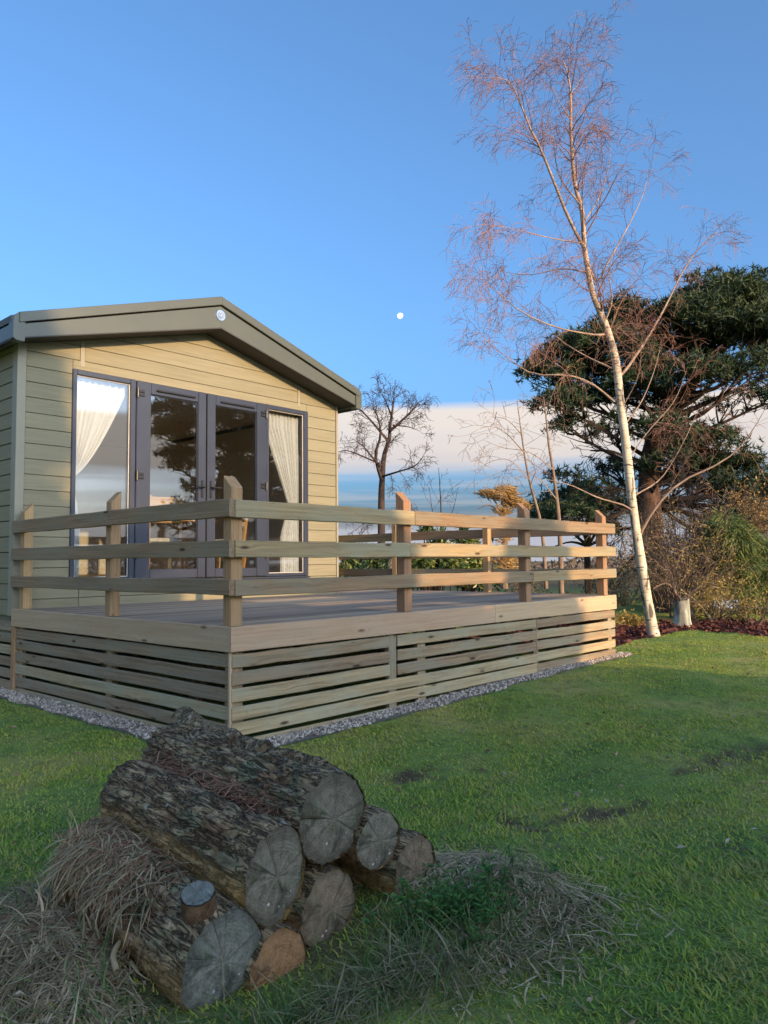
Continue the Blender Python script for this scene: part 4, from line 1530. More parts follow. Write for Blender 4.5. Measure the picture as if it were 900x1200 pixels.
PD = 21.0
pbase = at(772, 716, PD); pbase = Vector((pbase.x, pbase.y, -.15))
pine = empty('pine_tree', pbase, 'big spreading dark green pine with reddish trunk behind the birch', 'tree')
ptr = pxpath([(772, 722), (769, 680), (765, 640), (761, 590), (761, 550), (766, 520), (782, 490), (802, 462), (820, 436), (834, 408), (842, 380)], PD, 40, .5)
prad = .36 * (1 - np.linspace(0, 1, 40)) ** .75 + .03
Vb, Fb = tubes([(ptr, prad)], 14)
put('trunk', mesh_np('trunk', Vb, Fb, True), M_pbark, pine)
pads = [  # px, py, rx, ry (px), depth offset, density
    (838, 362, 62, 42, 0, 1.3), (872, 352, 48, 34, .8, 1.2), (806, 378, 42, 34, -.6, 1.2), (886, 392, 46, 34, -.5, 1.2), (846, 400, 54, 30, .6, 1.2), (925, 380, 50, 46, .3, 1.0), (905, 345, 34, 24, 1.2, 1.0),
    (800, 405, 36, 22, .5, .9), (872, 432, 44, 20, -.8, .6), (836, 442, 46, 20, .4, .45), (893, 470, 40, 18, -.4, .8), (915, 430, 40, 30, .5, .8),
    (725, 382, 32, 24, .4, 1.0), (735, 362, 22, 14, -.2, .8), (700, 404, 44, 26, -.5, 1.1), (668, 418, 40, 26, .6, 1.1), (642, 440, 30, 24, 0, 1.1), (690, 440, 46, 28, .5, 1.1), (655, 474, 34, 22, -.4, .9), (700, 470, 40, 22, .3, .9), (664, 498, 18, 14, 0, .7), (740, 420, 30, 22, -.5, .7), (762, 380, 24, 20, .6, .6), (720, 505, 32, 20, .2, .45),
    (800, 512, 38, 22, .5, .8), (832, 522, 42, 22, -.4, 1.1), (852, 548, 46, 24, .4, 1.2), (872, 576, 40, 22, -.2, 1.2), (836, 576, 34, 20, .8, 1.0), (866, 604, 36, 16, .5, 1.0), (815, 545, 34, 20, .2, .8), (784, 540, 26, 18, -.6, .6),
    (772, 470, 34, 20, .5, .7), (792, 566, 30, 18, .6, .8), (846, 618, 40, 16, .3, .9), (886, 622, 34, 16, -.5, .9), (760, 596, 26, 14, .9, .6), (724, 548, 26, 12, .6, .5), (700, 590, 40, 18, .9, .9), (664, 604, 34, 18, .4, .9), (905, 580, 26, 18, .4, .7), (812, 474, 24, 12, .6, .3),
    (776, 438, 34, 24, .8, .9), (742, 452, 34, 22, -.4, .9), (806, 442, 38, 22, -.9, 1.0), (756, 408, 28, 20, .7, .8), (780, 505, 32, 20, -.8, .8)]
fol, brp = [], []
for (px_, py_, rx, ry, do, den) in pads:
    c = at(px_, py_, PD + do * 1.3)
    ax = (rx / FPX * PD, rx / FPX * PD * 1.05, ry / FPX * PD)
    fol.append(pad_points(c, ax, int(38 * den * (rx * ry) / 1100) + 4, 9, .15))
    # limb from the trunk to the pad, then spokes
    tz = np.array([c.x, c.y, c.z])
    k = int(np.argmin(np.abs(ptr[:, 2] - (tz[2] - .7 - .25 * np.hypot(*(tz[:2] - ptr[len(ptr) // 2][:2]))))))
    k = min(max(k, 12), 37)
    a0 = ptr[k]
    mid = a0 * .45 + tz * .55 + np.array([0, 0, -.25]) + rng.normal(0, .15, 3)
    lp = smooth_path([a0, mid, tz + np.array([0, 0, -.1])], 9)
    brp.append((lp, np.linspace(.09, .025, 9)))
    for _ in range(12):
        d = rvec(1)[0] * np.array(ax) * .9
        st = lp[rng.integers(5, 9)]
        en = tz + d
        brp.append((smooth_path([st, st * .5 + en * .5 + rng.normal(0, .12, 3), en], 5), np.linspace(.026, .008, 5)))
for (a_, b_, c_) in (((765, 600), (800, 600), (848, 640)), ((764, 590), (735, 575), (700, 570)), ((765, 560), (800, 540), (850, 520)), ((764, 610), (730, 620), (690, 610)), ((762, 550), (720, 530), (692, 528)), ((768, 640), (810, 650), (840, 690)), ((764, 640), (735, 660), (712, 690))):
    q = smooth_path([at(*a_, PD), at(*b_, PD + rng.uniform(-1, 1)), at(*c_, PD + rng.uniform(-1.5, 1.5))], 9)
    brp.append((q, np.linspace(.07, .02, 9)))
    pl = [[], [], [], []]
    side(pl, q, 3, .03, 1, dict(TP, rmin=.008, num=[0, 3.5, 4, 2.5]), .2)
    brp += sum(pl, [])
Vb, Fb = tubes(brp, 4)
put('branches', mesh_np('branches', Vb, Fb), M_pbranch, pine)
fol = np.concatenate(fol)
Vb, Fb = tufts(fol, .1, 11, .18, .036)
put('foliage', mesh_np('foliage', Vb, Fb), M_needle, pine)

# dark growth low behind the pine's trunk
lowf = []
for (px_, py_, rx, ry, den) in ((668, 592, 46, 22, 1.0), (700, 575, 34, 18, .8), (640, 612, 26, 20, .9), (694, 622, 40, 18, .8), (726, 600, 22, 22, .7), (660, 560, 20, 14, .5)):
    c = at(px_, py_, 26)
    ax = (rx / FPX * 26, rx / FPX * 26, ry / FPX * 26)
    lowf.append(pad_points(c, ax, int(18 * den * rx * ry / 700) + 4, 9, .2))
lp0 = at(690, 690, 26)
lowp = empty('pine_tree', (lp0.x, lp0.y, -.2), 'smaller dark pine low behind the end of the fence', 'tree')
Vb, Fb = tufts(np.concatenate(lowf), .1, 9, .2, .045)
put('foliage', mesh_np('foliage', Vb, Fb), M_needle, lowp)
bp = [(pxpath([(690, 700), (688, 640), (690, 600), (694, 565)], 26, 9), np.linspace(.14, .04, 9))]
for (x, y) in ((640, 610), (668, 590), (720, 600), (700, 575), (650, 640), (716, 640)):
    bp.append((pxpath([(689, 640), ((689 + x) / 2, (630 + y) / 2), (x, y)], 26, 7), np.linspace(.06, .015, 7)))
Vb, Fb = tubes(bp, 5)
put('trunk', mesh_np('trunk', Vb, Fb), M_pbranch, lowp)

# ---- soft conifer on the right
M_soft = leaf_mat('soft_conifer_spray', [(.05, .105, .045), (.12, .16, .045), (.30, .26, .065)], .6, .45, .2)
CD = 15.0
cb0 = at(872, 722, CD)
con = empty('conifer', (cb0.x, cb0.y, 0), 'soft feathery conifer with yellow green sprays at the right edge below the pine', 'tree')
P_ = []; D_ = []
for (px_, py_, rx, ry, n) in ((850, 614, 20, 12, 420), (862, 632, 26, 16, 700), (846, 642, 18, 12, 380), (882, 654, 30, 20, 900), (866, 662, 22, 14, 480), (902, 676, 30, 24, 900), (880, 684, 24, 14, 520), (908, 702, 26, 18, 500), (868, 694, 18, 9, 220), (838, 622, 10, 8, 140), (894, 636, 18, 10, 260)):
    c = np.array(at(px_, py_, CD + rng.uniform(-.4, .4)))
    d = rvec(n) * (rng.random((n, 1)) ** .4) * np.array([rx, rx, ry]) / FPX * CD
    P_.append(c + d)
    o = d / (np.linalg.norm(d, axis=1, keepdims=True) + 1e-6); o[:, 2] -= .7
    D_.append(o)
Vb, Fb = leaves(np.repeat(np.concatenate(P_), 3, 0) + rng.normal(0, .04, (3 * sum(map(len, P_)), 3)), .15, .10, dirs=np.repeat(np.concatenate(D_), 3, 0), jitter=.5)
put('foliage', mesh_np('foliage', Vb, Fb), M_soft, con)
Vb, Fb = tubes([(pxpath([(872, 728), (871, 690), (869, 650), (864, 615)], CD, 8), np.linspace(.09, .02, 8))], 7)
put('trunk', mesh_np('trunk', Vb, Fb, True), M_pbranch, con)


# ---- twiggy thickets
def thicket(name, label, px_, py_, depth, w_, h_, n, mat, group, leafmat=None, nleaf=0, lsize=.05, rmin=.004, cat='bush', lev=(3.0, 3.5)):
    b = at(px_, py_, depth)
    b = Vector((b.x, b.y, min(b.z, float(terr(b.x, b.y)) + .02)))
    root = empty(name, b, label, cat, group)
    Pp = dict(seg=[6, 5, 4], wig=[.14, .18, .2], bend=[-.05, -.1, -.15], num=[0, lev[0], lev[1]], ang=[(0, 0), (20, 60), (25, 70)],
              len=[(0, 0), (.3 * h_, .6 * h_), (.15 * h_, .35 * h_)], lift=[0, .1, 0], rr=[1, .5, .5], rmin=rmin)
    pl = [[], [], []]
    for _ in range(n):
        st = np.array(b) + np.array([rng.normal(0, w_ * .06), rng.normal(0, w_ * .06), -.03])
        d = np.array([rng.normal(0, .45 * w_ / h_), rng.normal(0, .45 * w_ / h_), 1.0])
        grow(pl, st, d, h_ * rng.uniform(.6, 1.05), .012 + .006 * h_, 0, Pp)
    Vb, Fb = tubes(sum(pl, []), 3)
    put('stems', mesh_np('stems', Vb, Fb), mat, root)
    if nleaf:
        tips = np.concatenate([p[0][-3:] for p in pl[1] + pl[2]])
        P = tips[rng.integers(0, len(tips), nleaf)] + rng.normal(0, .05, (nleaf, 3))
        Vb, Fb = leaves(P, lsize, .5)
        put('foliage', mesh_np('foliage', Vb, Fb), leafmat, root)
    return root


M_brown = bark_mat('brown_twig', [(.11, .072, .05), (.25, .175, .115)], (4, 4, 4), .2)
M_tan = bark_mat('tan_twig', [(.22, .155, .085), (.42, .31, .17)], (4, 4, 4), .2)
M_ochre = leaf_mat('ochre_leaves', [(.14, .12, .03), (.34, .25, .06), (.44, .29, .09)], .6, 2, .3)
M_olive = leaf_mat('olive_leaves', [(.035, .045, .015), (.08, .08, .025), (.16, .13, .04)], .6, 2, .25)
M_gold = leaf_mat('golden_leaves', [(.26, .15, .05), (.40, .24, .08), (.46, .30, .12)], .6, 2, .3)
G = 'thickets behind the bark bed'
thicket('bush', 'brown twiggy bush with yellowing leaves behind the pale stump', 800, 722, 14.0, 1.5, 1.75, 26, M_brown, G, M_ochre, 900, .055)
thicket('bush', 'dense brown bush between the pine trunk and the pale stump', 778, 722, 15.5, 1.2, 2.0, 24, M_brown, G, M_olive, 700, .06)
thicket('bush', 'tan bare bush with arching stems right of the pale stump', 838, 728, 13.2, 1.6, .85, 30, M_tan, G, M_ochre, 1500, .05)
thicket('bush', 'dark bare bush rising between the pine trunk and the feathery conifer', 805, 715, 17.0, 2.2, 3.0, 34, M_dtwig, G, None, 0, .05, .005)
thicket('bush', 'low brown bush at the right edge under the feathery conifer', 885, 732, 12.6, 1.5, .55, 24, M_brown, G, M_olive, 300, .045)
thicket('bush', 'sunlit golden brown tree crown behind the feathery conifer', 893, 700, 18.0, 2.4, 2.7, 40, M_tan, G, M_gold, 5200, .08)
thicket('bush', 'bare bush seen between the fence end and the birch trunk', 728, 694, 18.0, 1.8, 1.1, 24, M_tan, G, M_olive, 250, .05)
thicket('bush', 'brown bush left of the birch base beyond the lawn', 705, 690, 21.0, 2.4, 1.0, 26, M_brown, G, M_olive, 300, .06)
thicket('bush', 'pale ochre plant clump between the deck end and the birch base', 736, 741, 12.3, .9, .36, 44, M_tan, G, M_ochre, 2200, .05, .003)
# ground level growth seen through the fence
thicket('bush', 'dull violet bush behind the fence near its far corner', 650, 676, 15.5, 2.4, .9, 30, M_brown, 'bushes behind the fence', M_olive, 250, .05)
thicket('bush', 'brown bush behind the second fence post from the corner', 600, 676, 17.0, 2.4, .95, 26, M_brown, 'bushes behind the fence', M_gold, 500, .05)

# golden windswept little tree behind the fence
gt = at(590, 680, 16.0)
gtree = empty('small_tree', (gt.x, gt.y, 0), 'small golden leaved tree with flat windswept crown behind the fence', 'tree')
P_ = []
for (px_, py_, rx, ry, n) in ((588, 580, 20, 7, 700), (572, 578, 14, 4, 260), (602, 588, 14, 6, 420), (594, 574, 12, 5, 300), (612, 592, 8, 4, 140), (590, 598, 12, 5, 160), (590, 625, 9, 16, 330), (594, 660, 15, 16, 520)):
    P_.append(np.array(at(px_, py_, 16)) + rvec(n) * rng.random((n, 1)) ** .45 * np.array([rx, rx, ry]) / FPX * 16)
Pg = np.concatenate(P_)
dg = np.tile(np.array(RT)[None] * .9 + np.array([0, 0, -.25])[None], (len(Pg), 1)) * rng.choice([-1, 1], (len(Pg), 1))
Vb, Fb = leaves(Pg, .11, .22, dirs=dg, jitter=.5)
put('foliage', mesh_np('foliage', Vb, Fb), M_gold, gtree)
bp = [(pxpath([(592, 690), (591, 650), (590, 615), (588, 585)], 16, 8), np.linspace(.06, .02, 8))]
for (x, y) in ((570, 580), (606, 590), (560, 596), (614, 594)):
    bp.append((pxpath([(590, 608), ((590 + x) / 2, 590 + (y - 590) * .3), (x, y)], 16, 6), np.linspace(.025, .008, 6)))
Vb, Fb = tubes(bp, 5)
put('trunk', mesh_np('trunk', Vb, Fb), M_sap, gtree)

# ---- broad leaved evergreens behind the fence
M_rhodo = leaf_mat('glossy_evergreen_leaves', [(.028, .060, .020), (.085, .13, .030), (.30, .28, .075)], .4, 1.3, .15, .5)


def evergreen(label, px_, py_, depth, lobes, n, size):
    b = at(px_, py_, depth)
    root = empty('evergreen_shrub', (b.x, b.y, float(terr(b.x, b.y))), label, 'shrub', 'evergreen shrubs behind the fence')
    P_, st = [], []
    base = np.array([b.x, b.y, -.1])
    for (lx, ly, rx, ry) in lobes:
        c = np.array(at(lx, ly, depth + rng.uniform(-.5, .5)))
        k = int(n * rx * ry / 400)
        d = rvec(k) * rng.random((k, 1)) ** .35 * np.array([rx, rx, ry]) / FPX * depth
        P_.append(c + d)
        for _ in range(5):
            e_ = c + rvec(1)[0] * np.array([rx, rx, ry]) / FPX * depth * .6
            st.append((smooth_path([base + rng.normal(0, .02, 3), base * .5 + e_ * .5 + rng.normal(0, .1, 3), e_], 6), np.linspace(.03, .008, 6)))
    Vb, Fb = leaves(np.concatenate(P_), size, .38, up=.15)
    put('foliage', mesh_np('foliage', Vb, Fb), M_rhodo, root)
    Vb, Fb = tubes(st, 3)
    put('stems', mesh_np('stems', Vb, Fb), M_pbranch, root)


evergreen('glossy evergreen shrub showing between the gable corner and the nearer far post', 425, 672, 16, [(415, 655, 18, 14), (440, 660, 18, 14), (428, 674, 26, 14), (405, 672, 14, 12), (450, 678, 18, 10)], 520, .15)
evergreen('sunlit evergreen shrub behind the middle of the fence', 505, 672, 15, [(490, 655, 18, 14), (512, 650, 18, 14), (530, 660, 16, 14), (500, 674, 26, 14), (515, 632, 12, 12), (500, 620, 8, 8)], 560, .15)
evergreen('taller dark evergreen shrub reaching above the back rail', 548, 672, 16, [(545, 655, 18, 16), (562, 665, 14, 14), (545, 630, 13, 12), (540, 614, 9, 8), (552, 680, 22, 10), (575, 678, 12, 10)], 520, .15)

# ---- stump in the bark bed
sb_ = at(800, 739, 12.3)
sx_, sy_ = sb_.x, sb_.y
stump = empty('tree_stump', (sx_, sy_, 0), 'short pale tree stump streaked with lichen standing in the dark bark bed', 'stump')
na = 20
sv, sf = [], []
for j in range(9):
    s = j / 8
    for i in range(na):
        a_ = 2 * math.pi * i / na
        r_ = (.125 - .012 * s + .04 * (1 - s) ** 4) * (1 + .10 * mnoise.noise(Vector((math.cos(a_) * 1.5, math.sin(a_) * 1.5, s * 2))))
        sv.append((math.cos(a_) * r_, math.sin(a_) * r_, s * .47 - .03 + (.03 * math.cos(a_) if j == 8 else 0)))
for j in range(8):
    for i in range(na):
        sf.append((j * na + i, j * na + (i + 1) % na, (j + 1) * na + (i + 1) % na, (j + 1) * na + i))
zst = float(terr(sx_, sy_))
put('bark', mesh_np('stump', sv, np.array(sf), True), bark_mat('lichen_stump_bark', [(.12, .11, .085), (.27, .26, .20), (.42, .44, .36)], (9, 9, 2.5), .5, patch=((.45, .52, .42), (8, 8, 1.5), .5, .6)), stump, loc=(sx_, sy_, zst))
put('cut_face', mesh_np('stump_top', [(0, 0, .445)] + sv[-na:], np.array([(0, 1 + i, 1 + (i + 1) % na) for i in range(na)])), MF_brown, stump, loc=(sx_, sy_, zst))
pl = [[], [], []]
Pp = dict(seg=[6, 5, 4], wig=[.1, .15, .2], bend=[.05, -.05, -.1], num=[0, 3, 3], ang=[(0, 0), (20, 55), (25, 60)], len=[(0, 0), (.3, .6), (.15, .3)], lift=[0, .15, 0], rr=[1, .5, .5], rmin=.003)
for _ in range(16):
    a_ = rng.uniform(0, 6.28)
    grow(pl, (sx_ + .1 * math.cos(a_), sy_ + .1 * math.sin(a_), zst + .40), (math.cos(a_) * .5, math.sin(a_) * .5, 1), rng.uniform(.4, .9), .011, 0, Pp)
for (x, y) in ((850, 690), (765, 690), (842, 712)):
    q = smooth_path([(sx_, sy_, zst + .4), at((x + 800) / 2, y - 6, 12.3), at(x, y, 12.2)], 8)
    pl[0].append((q, np.linspace(.022, .006, 8)))
Vb, Fb = tubes(sum(pl, []), 3)
put('shoots', mesh_np('shoots', Vb, Fb), M_brown, stump)

# ---- pale blue sheet behind the brush
bl0 = at(858, 726, 17.0)
tp_ = empty('tarpaulin', (bl0.x, bl0.y, -.1), 'pale blue tarpaulin draped low behind the brush at the right', 'tarpaulin')
nu, nv = 26, 10
tv = []
hdir = np.array([RT.x, RT.y, 0]); bdir = np.array([FW.x, FW.y, 0])
for j in range(nv + 1):
    for i in range(nu + 1):
        u, v_ = i / nu - .5, j / nv - .5
        hgt_ = .50 * max(0, 1 - (abs(v_) * 2) ** 3) * (1 - (abs(u) * 2) ** 8) + .03 * mnoise.noise(Vector((u * 9, v_ * 5, 0)))
        tv.append(np.array([bl0.x, bl0.y, -.22]) + hdir * u * 1.25 + bdir * v_ * .8 + np.array([0, 0, hgt_]))
I, J = np.meshgrid(np.arange(nv), np.arange(nu), indexing='ij'); q = I * (nu + 1) + J
o = put('sheet', mesh_np('sheet', tv, np.stack([q, q + 1, q + nu + 2, q + nu + 1], -1).reshape(-1, 4), True), plain_mat('pale_blue_sheet', (.30, .40, .55), .5), tp_)
bm = bmesh.new(); pb_ = at(884, 716, 16.5)
box_bm(bm, pb_.x, pb_.y, .1, .10, .10, .62, .02, Matrix.Rotation(-YAW, 4, 'Z'))
put('prop', bm_mesh(bm, 'prop'), plain_mat('blue_prop', (.05, .13, .34), .4), tp_)

# ---- trees outside the frame (they shade the foreground and show in the panes)
def world_c(c, d):
    return Vector((c * math.sin(SUN_AZ + math.pi / 2) * -1 + d * math.sin(SUN_AZ), c * math.cos(SUN_AZ + math.pi / 2) * -1 + d * math.cos(SUN_AZ), 0))


M_dense = leaf_mat('dense_conifer_leaves', [(.018, .038, .016), (.035, .060, .022), (.06, .08, .03)], .6, .8, .1)
dc0 = Vector((0, 0, 0))
dense = empty('conifer', dc0, 'dense conifer at the left end of the row behind the viewpoint', 'tree', 'conifers behind the viewpoint')
n = 15000
hh = rng.random(n) ** .8
rr = (1.75 * (1 - hh) ** .42 + .10) * np.sqrt(rng.random(n)) * (1 + .25 * np.sin(hh * 40))
aa = rng.uniform(0, 6.283, n)
Pd = np.stack([rr * np.cos(aa), rr * np.sin(aa), .15 + hh * 7.2], 1)
Vb, Fb = leaves(Pd, .34, .5, tri=False)
put('foliage', mesh_np('foliage', Vb, Fb), M_dense, dense)
Vb, Fb = tubes([(np.array([[0, 0, -.2], [0, 0, 3], [.05, 0, 7.2]]), np.array([.2, .14, .03]))], 8)
put('trunk', mesh_np('trunk', Vb, Fb, True), M_pbranch, dense)
spots = [(-3.3, 19, .80), (-1.45, 19.5, 1.40), (1.25, 16, .74), (2.45, 17.5, .70), (3.7, 16.5, .77)]
dense.matrix_basis = Matrix.Translation(world_c(spots[0][0], spots[0][1])) @ Matrix.Scale(spots[0][2], 4)
for i, (c_, d_, s2) in enumerate(spots[1:]):
    copy_thing(dense, world_c(c_, d_), i * 1.3, s2, ['tallest of the dense conifers behind the viewpoint', 'low broad conifer behind the viewpoint beside the tallest', 'lowest conifer of the row behind the viewpoint', 'low broad conifer at the right end of the row behind the viewpoint'][i])


def pine_copy(x, y, rz, s2, label):
    """A copy of the pine whose trunk base stands at x, y."""
    c = pine.copy(); COL.objects.link(c)
    c['label'] = label
    M = Matrix.Translation((x, y, -.1)) @ Matrix.Rotation(rz, 4, 'Z') @ Matrix.Scale(s2, 4)
    c.matrix_basis = M
    for ch in list(pine.children):
        d = ch.copy(); COL.objects.link(d); d.parent = c; d.matrix_parent_inverse = ch.matrix_parent_inverse.copy()
    return c


pine_copy(21.5, -23, 2.0, 1.35, 'pine standing far to the right of the deck, mirrored in the left door')
pine_copy(31, -27, .7, 1.5, 'pine standing far to the right of the deck, mirrored in the right door')
p_ = world_c(-1.2, 13); pine_copy(p_.x, p_.y, 1.0, .58, 'pine behind the viewpoint casting broken shade on the gable')

# ---- far wood on the horizon
n = 26000
az = rng.uniform(0, 6.283, n)
rd = rng.uniform(110, 190, n)
hmax = 3.2 + 1.6 * np.sin(az * 17) * np.sin(az * 7 + 1) + 1.2 * np.sin(az * 41 + 2)
hz = rng.random(n) ** 1.2 * hmax
Pw = np.stack([rd * np.cos(az), rd * np.sin(az), hz - .8], 1)
Vb, Fb = leaves(Pw, 1.1, .55)
fw_ = put('far_wood', mesh_np('far_wood', Vb, Fb), leaf_mat('far_wood_twigs', [(.10, .075, .06), (.15, .11, .09), (.12, .11, .06)], .9, .02, .1))
tag(fw_, 'low brown belt of far trees along the horizon', 'wood', kind='stuff')

# ------------------------------------------------------------------ moon
mp = at(469, 370, 900)
bm = bmesh.new(); bmesh.ops.create_uvsphere(bm, u_segments=32, v_segments=20, radius=3.5)
m_, t = newmat('moon_surface')
tc = t.new('ShaderNodeTexCoord')
nn = t.noise(tc.outputs['Object'], .35, 4, .6)
df = t.new('ShaderNodeBsdfDiffuse'); t.link(t.ramp(nn, [(.42, (.22, .22, .22)), (.58, (.50, .50, .50))]), df.inputs[0])
tr = t.new('ShaderNodeBsdfTransparent'); ad = t.new('ShaderNodeAddShader')
t.link(df.outputs[0], ad.inputs[0]); t.link(tr.outputs[0], ad.inputs[1])
t.out(ad.outputs[0])
mo = put('moon', bm_mesh(bm, 'moon', True), m_, loc=mp)
tag(mo, 'small pale daytime moon in the clear blue sky', 'moon')

# ------------------------------------------------------------------ grass
def log_height(x, y):
    """Top of the lowest log (for draped grass)."""
    Mi = M6.inverted()
    a0 = M6.translation; ax = -np.array(M6.col[2])[:3]
    t_ = ((x - a0.x) * ax[0] + (y - a0.y) * ax[1])
    px_, py_ = a0.x + ax[0] * t_, a0.y + ax[1] * t_
    dd = np.hypot(x - px_, y - py_)
    r_ = .128
    z = a0.z + ax[2] * t_ + np.sqrt(np.maximum(0, r_ * r_ - dd * dd))
    return np.where((dd < r_) & (t_ > .0) & (t_ < .74), z, -9)


NB = 680000
dpt = 1.55 + (rng.random(NB) ** .95) * 13.5
lat = rng.uniform(-.92, .92, NB) * dpt
bx = CAM.x + math.sin(YAW) * dpt + math.cos(YAW) * lat
by = CAM.y + math.cos(YAW) * dpt - math.sin(YAW) * lat
ok = ~((bx > -.26 + .03 * np.sin(9 * by)) & (by > -.25 + .03 * np.sin(9 * bx)) & (bx < DX + .2) | (bx > -.25) & (by > 3) & (bx < 5.6))
so = soil(bx, by)
ok &= rng.random(NB) > so * 1.5 - .2
ok &= mulch_mask(bx, by) < .3
patch = np.sin(bx * 3.1 + 2 * np.sin(by * 2.3)) * np.sin(by * 2.7 + 1.5 * np.sin(bx * 1.9))
ok &= rng.random(NB) < .80 + .2 * patch
bx, by, dpt, patch = bx[ok], by[ok], dpt[ok], patch[ok]
n = len(bx)
bz = terr(bx, by)
hgt_ = rng.uniform(.007, .021, n) * (1 + .35 * patch) * (1 + .5 * (rng.random(n) ** 8))
wid = .0016 + .00055 * dpt
ang = rng.uniform(0, 6.283, n)
lean = rng.uniform(.5, 2.1, n)
comb = .6 + .5 * np.sin(bx * 1.3 + by)
dx = np.cos(ang) * lean + .35 * np.cos(comb * 3); dy = np.sin(ang) * lean + .35 * np.sin(comb * 3)
B = np.stack([bx, by, bz - .004], 1)
sd = np.stack([-np.sin(ang), np.cos(ang), np.zeros(n)], 1) * wid[:, None]
tipv = np.stack([dx * hgt_, dy * hgt_, hgt_], 1)
midv = np.stack([dx * hgt_ * .35, dy * hgt_ * .35, hgt_ * .62], 1)
near_ = dpt < 5.5
Bn, sn, tn, mn_ = B[near_], sd[near_], tipv[near_], midv[near_]
k = len(Bn)
Vn = np.stack([Bn - sn, Bn + sn, Bn + mn_ + sn * .8, Bn + mn_ - sn * .8, Bn + tn], 1).reshape(-1, 3)
i5 = (np.arange(k) * 5)[:, None]
Fq = i5 + np.array([[0, 1, 2, 3]]); Ft = i5 + np.array([[3, 2, 4]])
Bf, sf_, tf = B[~near_], sd[~near_], tipv[~near_]
k2 = len(Bf)
Vf = np.stack([Bf - sf_, Bf + sf_, Bf + tf], 1).reshape(-1, 3)
Ff = (np.arange(k2) * 3)[:, None] + np.array([[0, 1, 2]]) + k * 5


def grass_mat():
    m, t = newmat('lawn_grass')
    g = t.new('ShaderNodeNewGeometry'); P = g.outputs['Position']
    n1 = t.noise(P, .8, 5, .65); n2 = t.noise(P, 5, 4, .6)
    n4 = t.noise(t.vmath('ADD', P, (5.0, 2.0, 0.0)), 2.2, 5, .7)
    isl = g.outputs['Random Per Island']
    f = t.math('ADD', t.math('MULTIPLY', n1, .55), t.math('ADD', t.math('MULTIPLY', n2, .25), t.math('MULTIPLY', isl, .2)))
    col = t.ramp(f, [(.40, (.23, .35, .055)), (.48, (.34, .43, .06)), (.54, (.45, .46, .075)), (.60, (.52, .46, .12))])
    col = t.mix(t.step(n4, .52, .68, 0, .75), col, (.36, .33, .11))
    col = t.mix(t.step(n4, .44, .32, 0, .5), col, (.10, .20, .06))
    col = t.mix(t.step(isl, .86, .94, 0, .8), col, (.36, .29, .15))
    b = t.bsdf(col, .5, spec=.3)
    tr = t.new('ShaderNodeBsdfTranslucent'); t.link(col, tr.inputs[0])
    mx = t.new('ShaderNodeMixShader'); mx.inputs[0].default_value = .4
    t.link(b, mx.inputs[1]); t.link(tr.outputs[0], mx.inputs[2])
    t.out(mx.outputs[0])
    return m


M_grass = grass_mat()
gr = put('grass', mesh_np('grass', np.vstack([Vn, Vf]), [Fq, np.vstack([Ft, Ff])]), M_grass)
tag(gr, 'short mossy lawn grass with worn patches', 'grass', kind='stuff')


# ---- dead grass, needles
def straw(pos, length, width, cols, name, label, droop=1.0, up=.5, flow=None, surf=None):
    n = len(pos)
    a_ = rng.uniform(0, 6.283, n)
    d = np.stack([np.cos(a_), np.sin(a_), rng.uniform(-.05, up, n)], 1)
    if flow is not None: d[:, :2] += flow(pos)
    d /= np.linalg.norm(d, axis=1, keepdims=True)
    L = length * rng.uniform(.5, 1.3, n)
    S = 5
    cur = np.cross(d, rvec(n)) * .5
    pts = np.zeros((n, S + 1, 3)); pts[:, 0] = pos
    dd = d.copy()
    for s in range(S):
        dd = dd + cur * .35 + np.array([0, 0, -.22 * droop])
        dd /= np.linalg.norm(dd, axis=1, keepdims=True)
        pts[:, s + 1] = pts[:, s] + dd * (L / S)[:, None]
    if surf is not None:
        g = surf(pts[..., 0], pts[..., 1]) + .004 + .02 * rng.random((n, 1))
        pts[..., 2] = np.maximum(pts[..., 2], g)
    wv = np.cross(d, np.array([0, 0, 1.0])); wv /= np.linalg.norm(wv, axis=1, keepdims=True) + 1e-9
    ww = width * rng.uniform(.35, 1.6, n)[:, None, None] * np.array([1, 1, .95, .85, .6, .2])[None, :, None]
    Vv = np.stack([pts - wv[:, None] * ww * .5, pts + wv[:, None] * ww * .5 + np.array([0, 0, .0006])], 2).reshape(-1, 3)
    b = (np.arange(n) * (S + 1) * 2)[:, None] + (np.arange(S) * 2)[None, :]
    F = np.stack([b, b + 1, b + 3, b + 2], -1).reshape(-1, 4)
    o = put(name, mesh_np(name, Vv, F), leaf_mat(name + '_blades', cols, .7, 3, .2))
    tag(o, label, 'dry grass', kind='stuff')
    return o


def surf_all(x, y): return np.maximum(terr(x, y), log_height(x, y))


def gpos(n, cx, cy, sx, sy, rot=0.0, clear=True):
    u, v_ = rng.normal(0, sx, n), rng.normal(0, sy, n)
    x = cx + u * math.cos(rot) - v_ * math.sin(rot); y = cy + u * math.sin(rot) + v_ * math.cos(rot)
    t_ = (x - M6.translation.x) * math.sin(LAZ) + (y - M6.translation.y) * math.cos(LAZ)
    u_ = (x - M6.translation.x) * math.cos(LAZ) - (y - M6.translation.y) * math.sin(LAZ)
    k = ~((t_ > -.05) & (t_ < .20) & (abs(u_) < .19)) if clear else np.ones(n, bool)
    x, y = x[k], y[k]
    return np.stack([x, y, surf_all(x, y) + rng.uniform(0, .02, len(x))], 1)


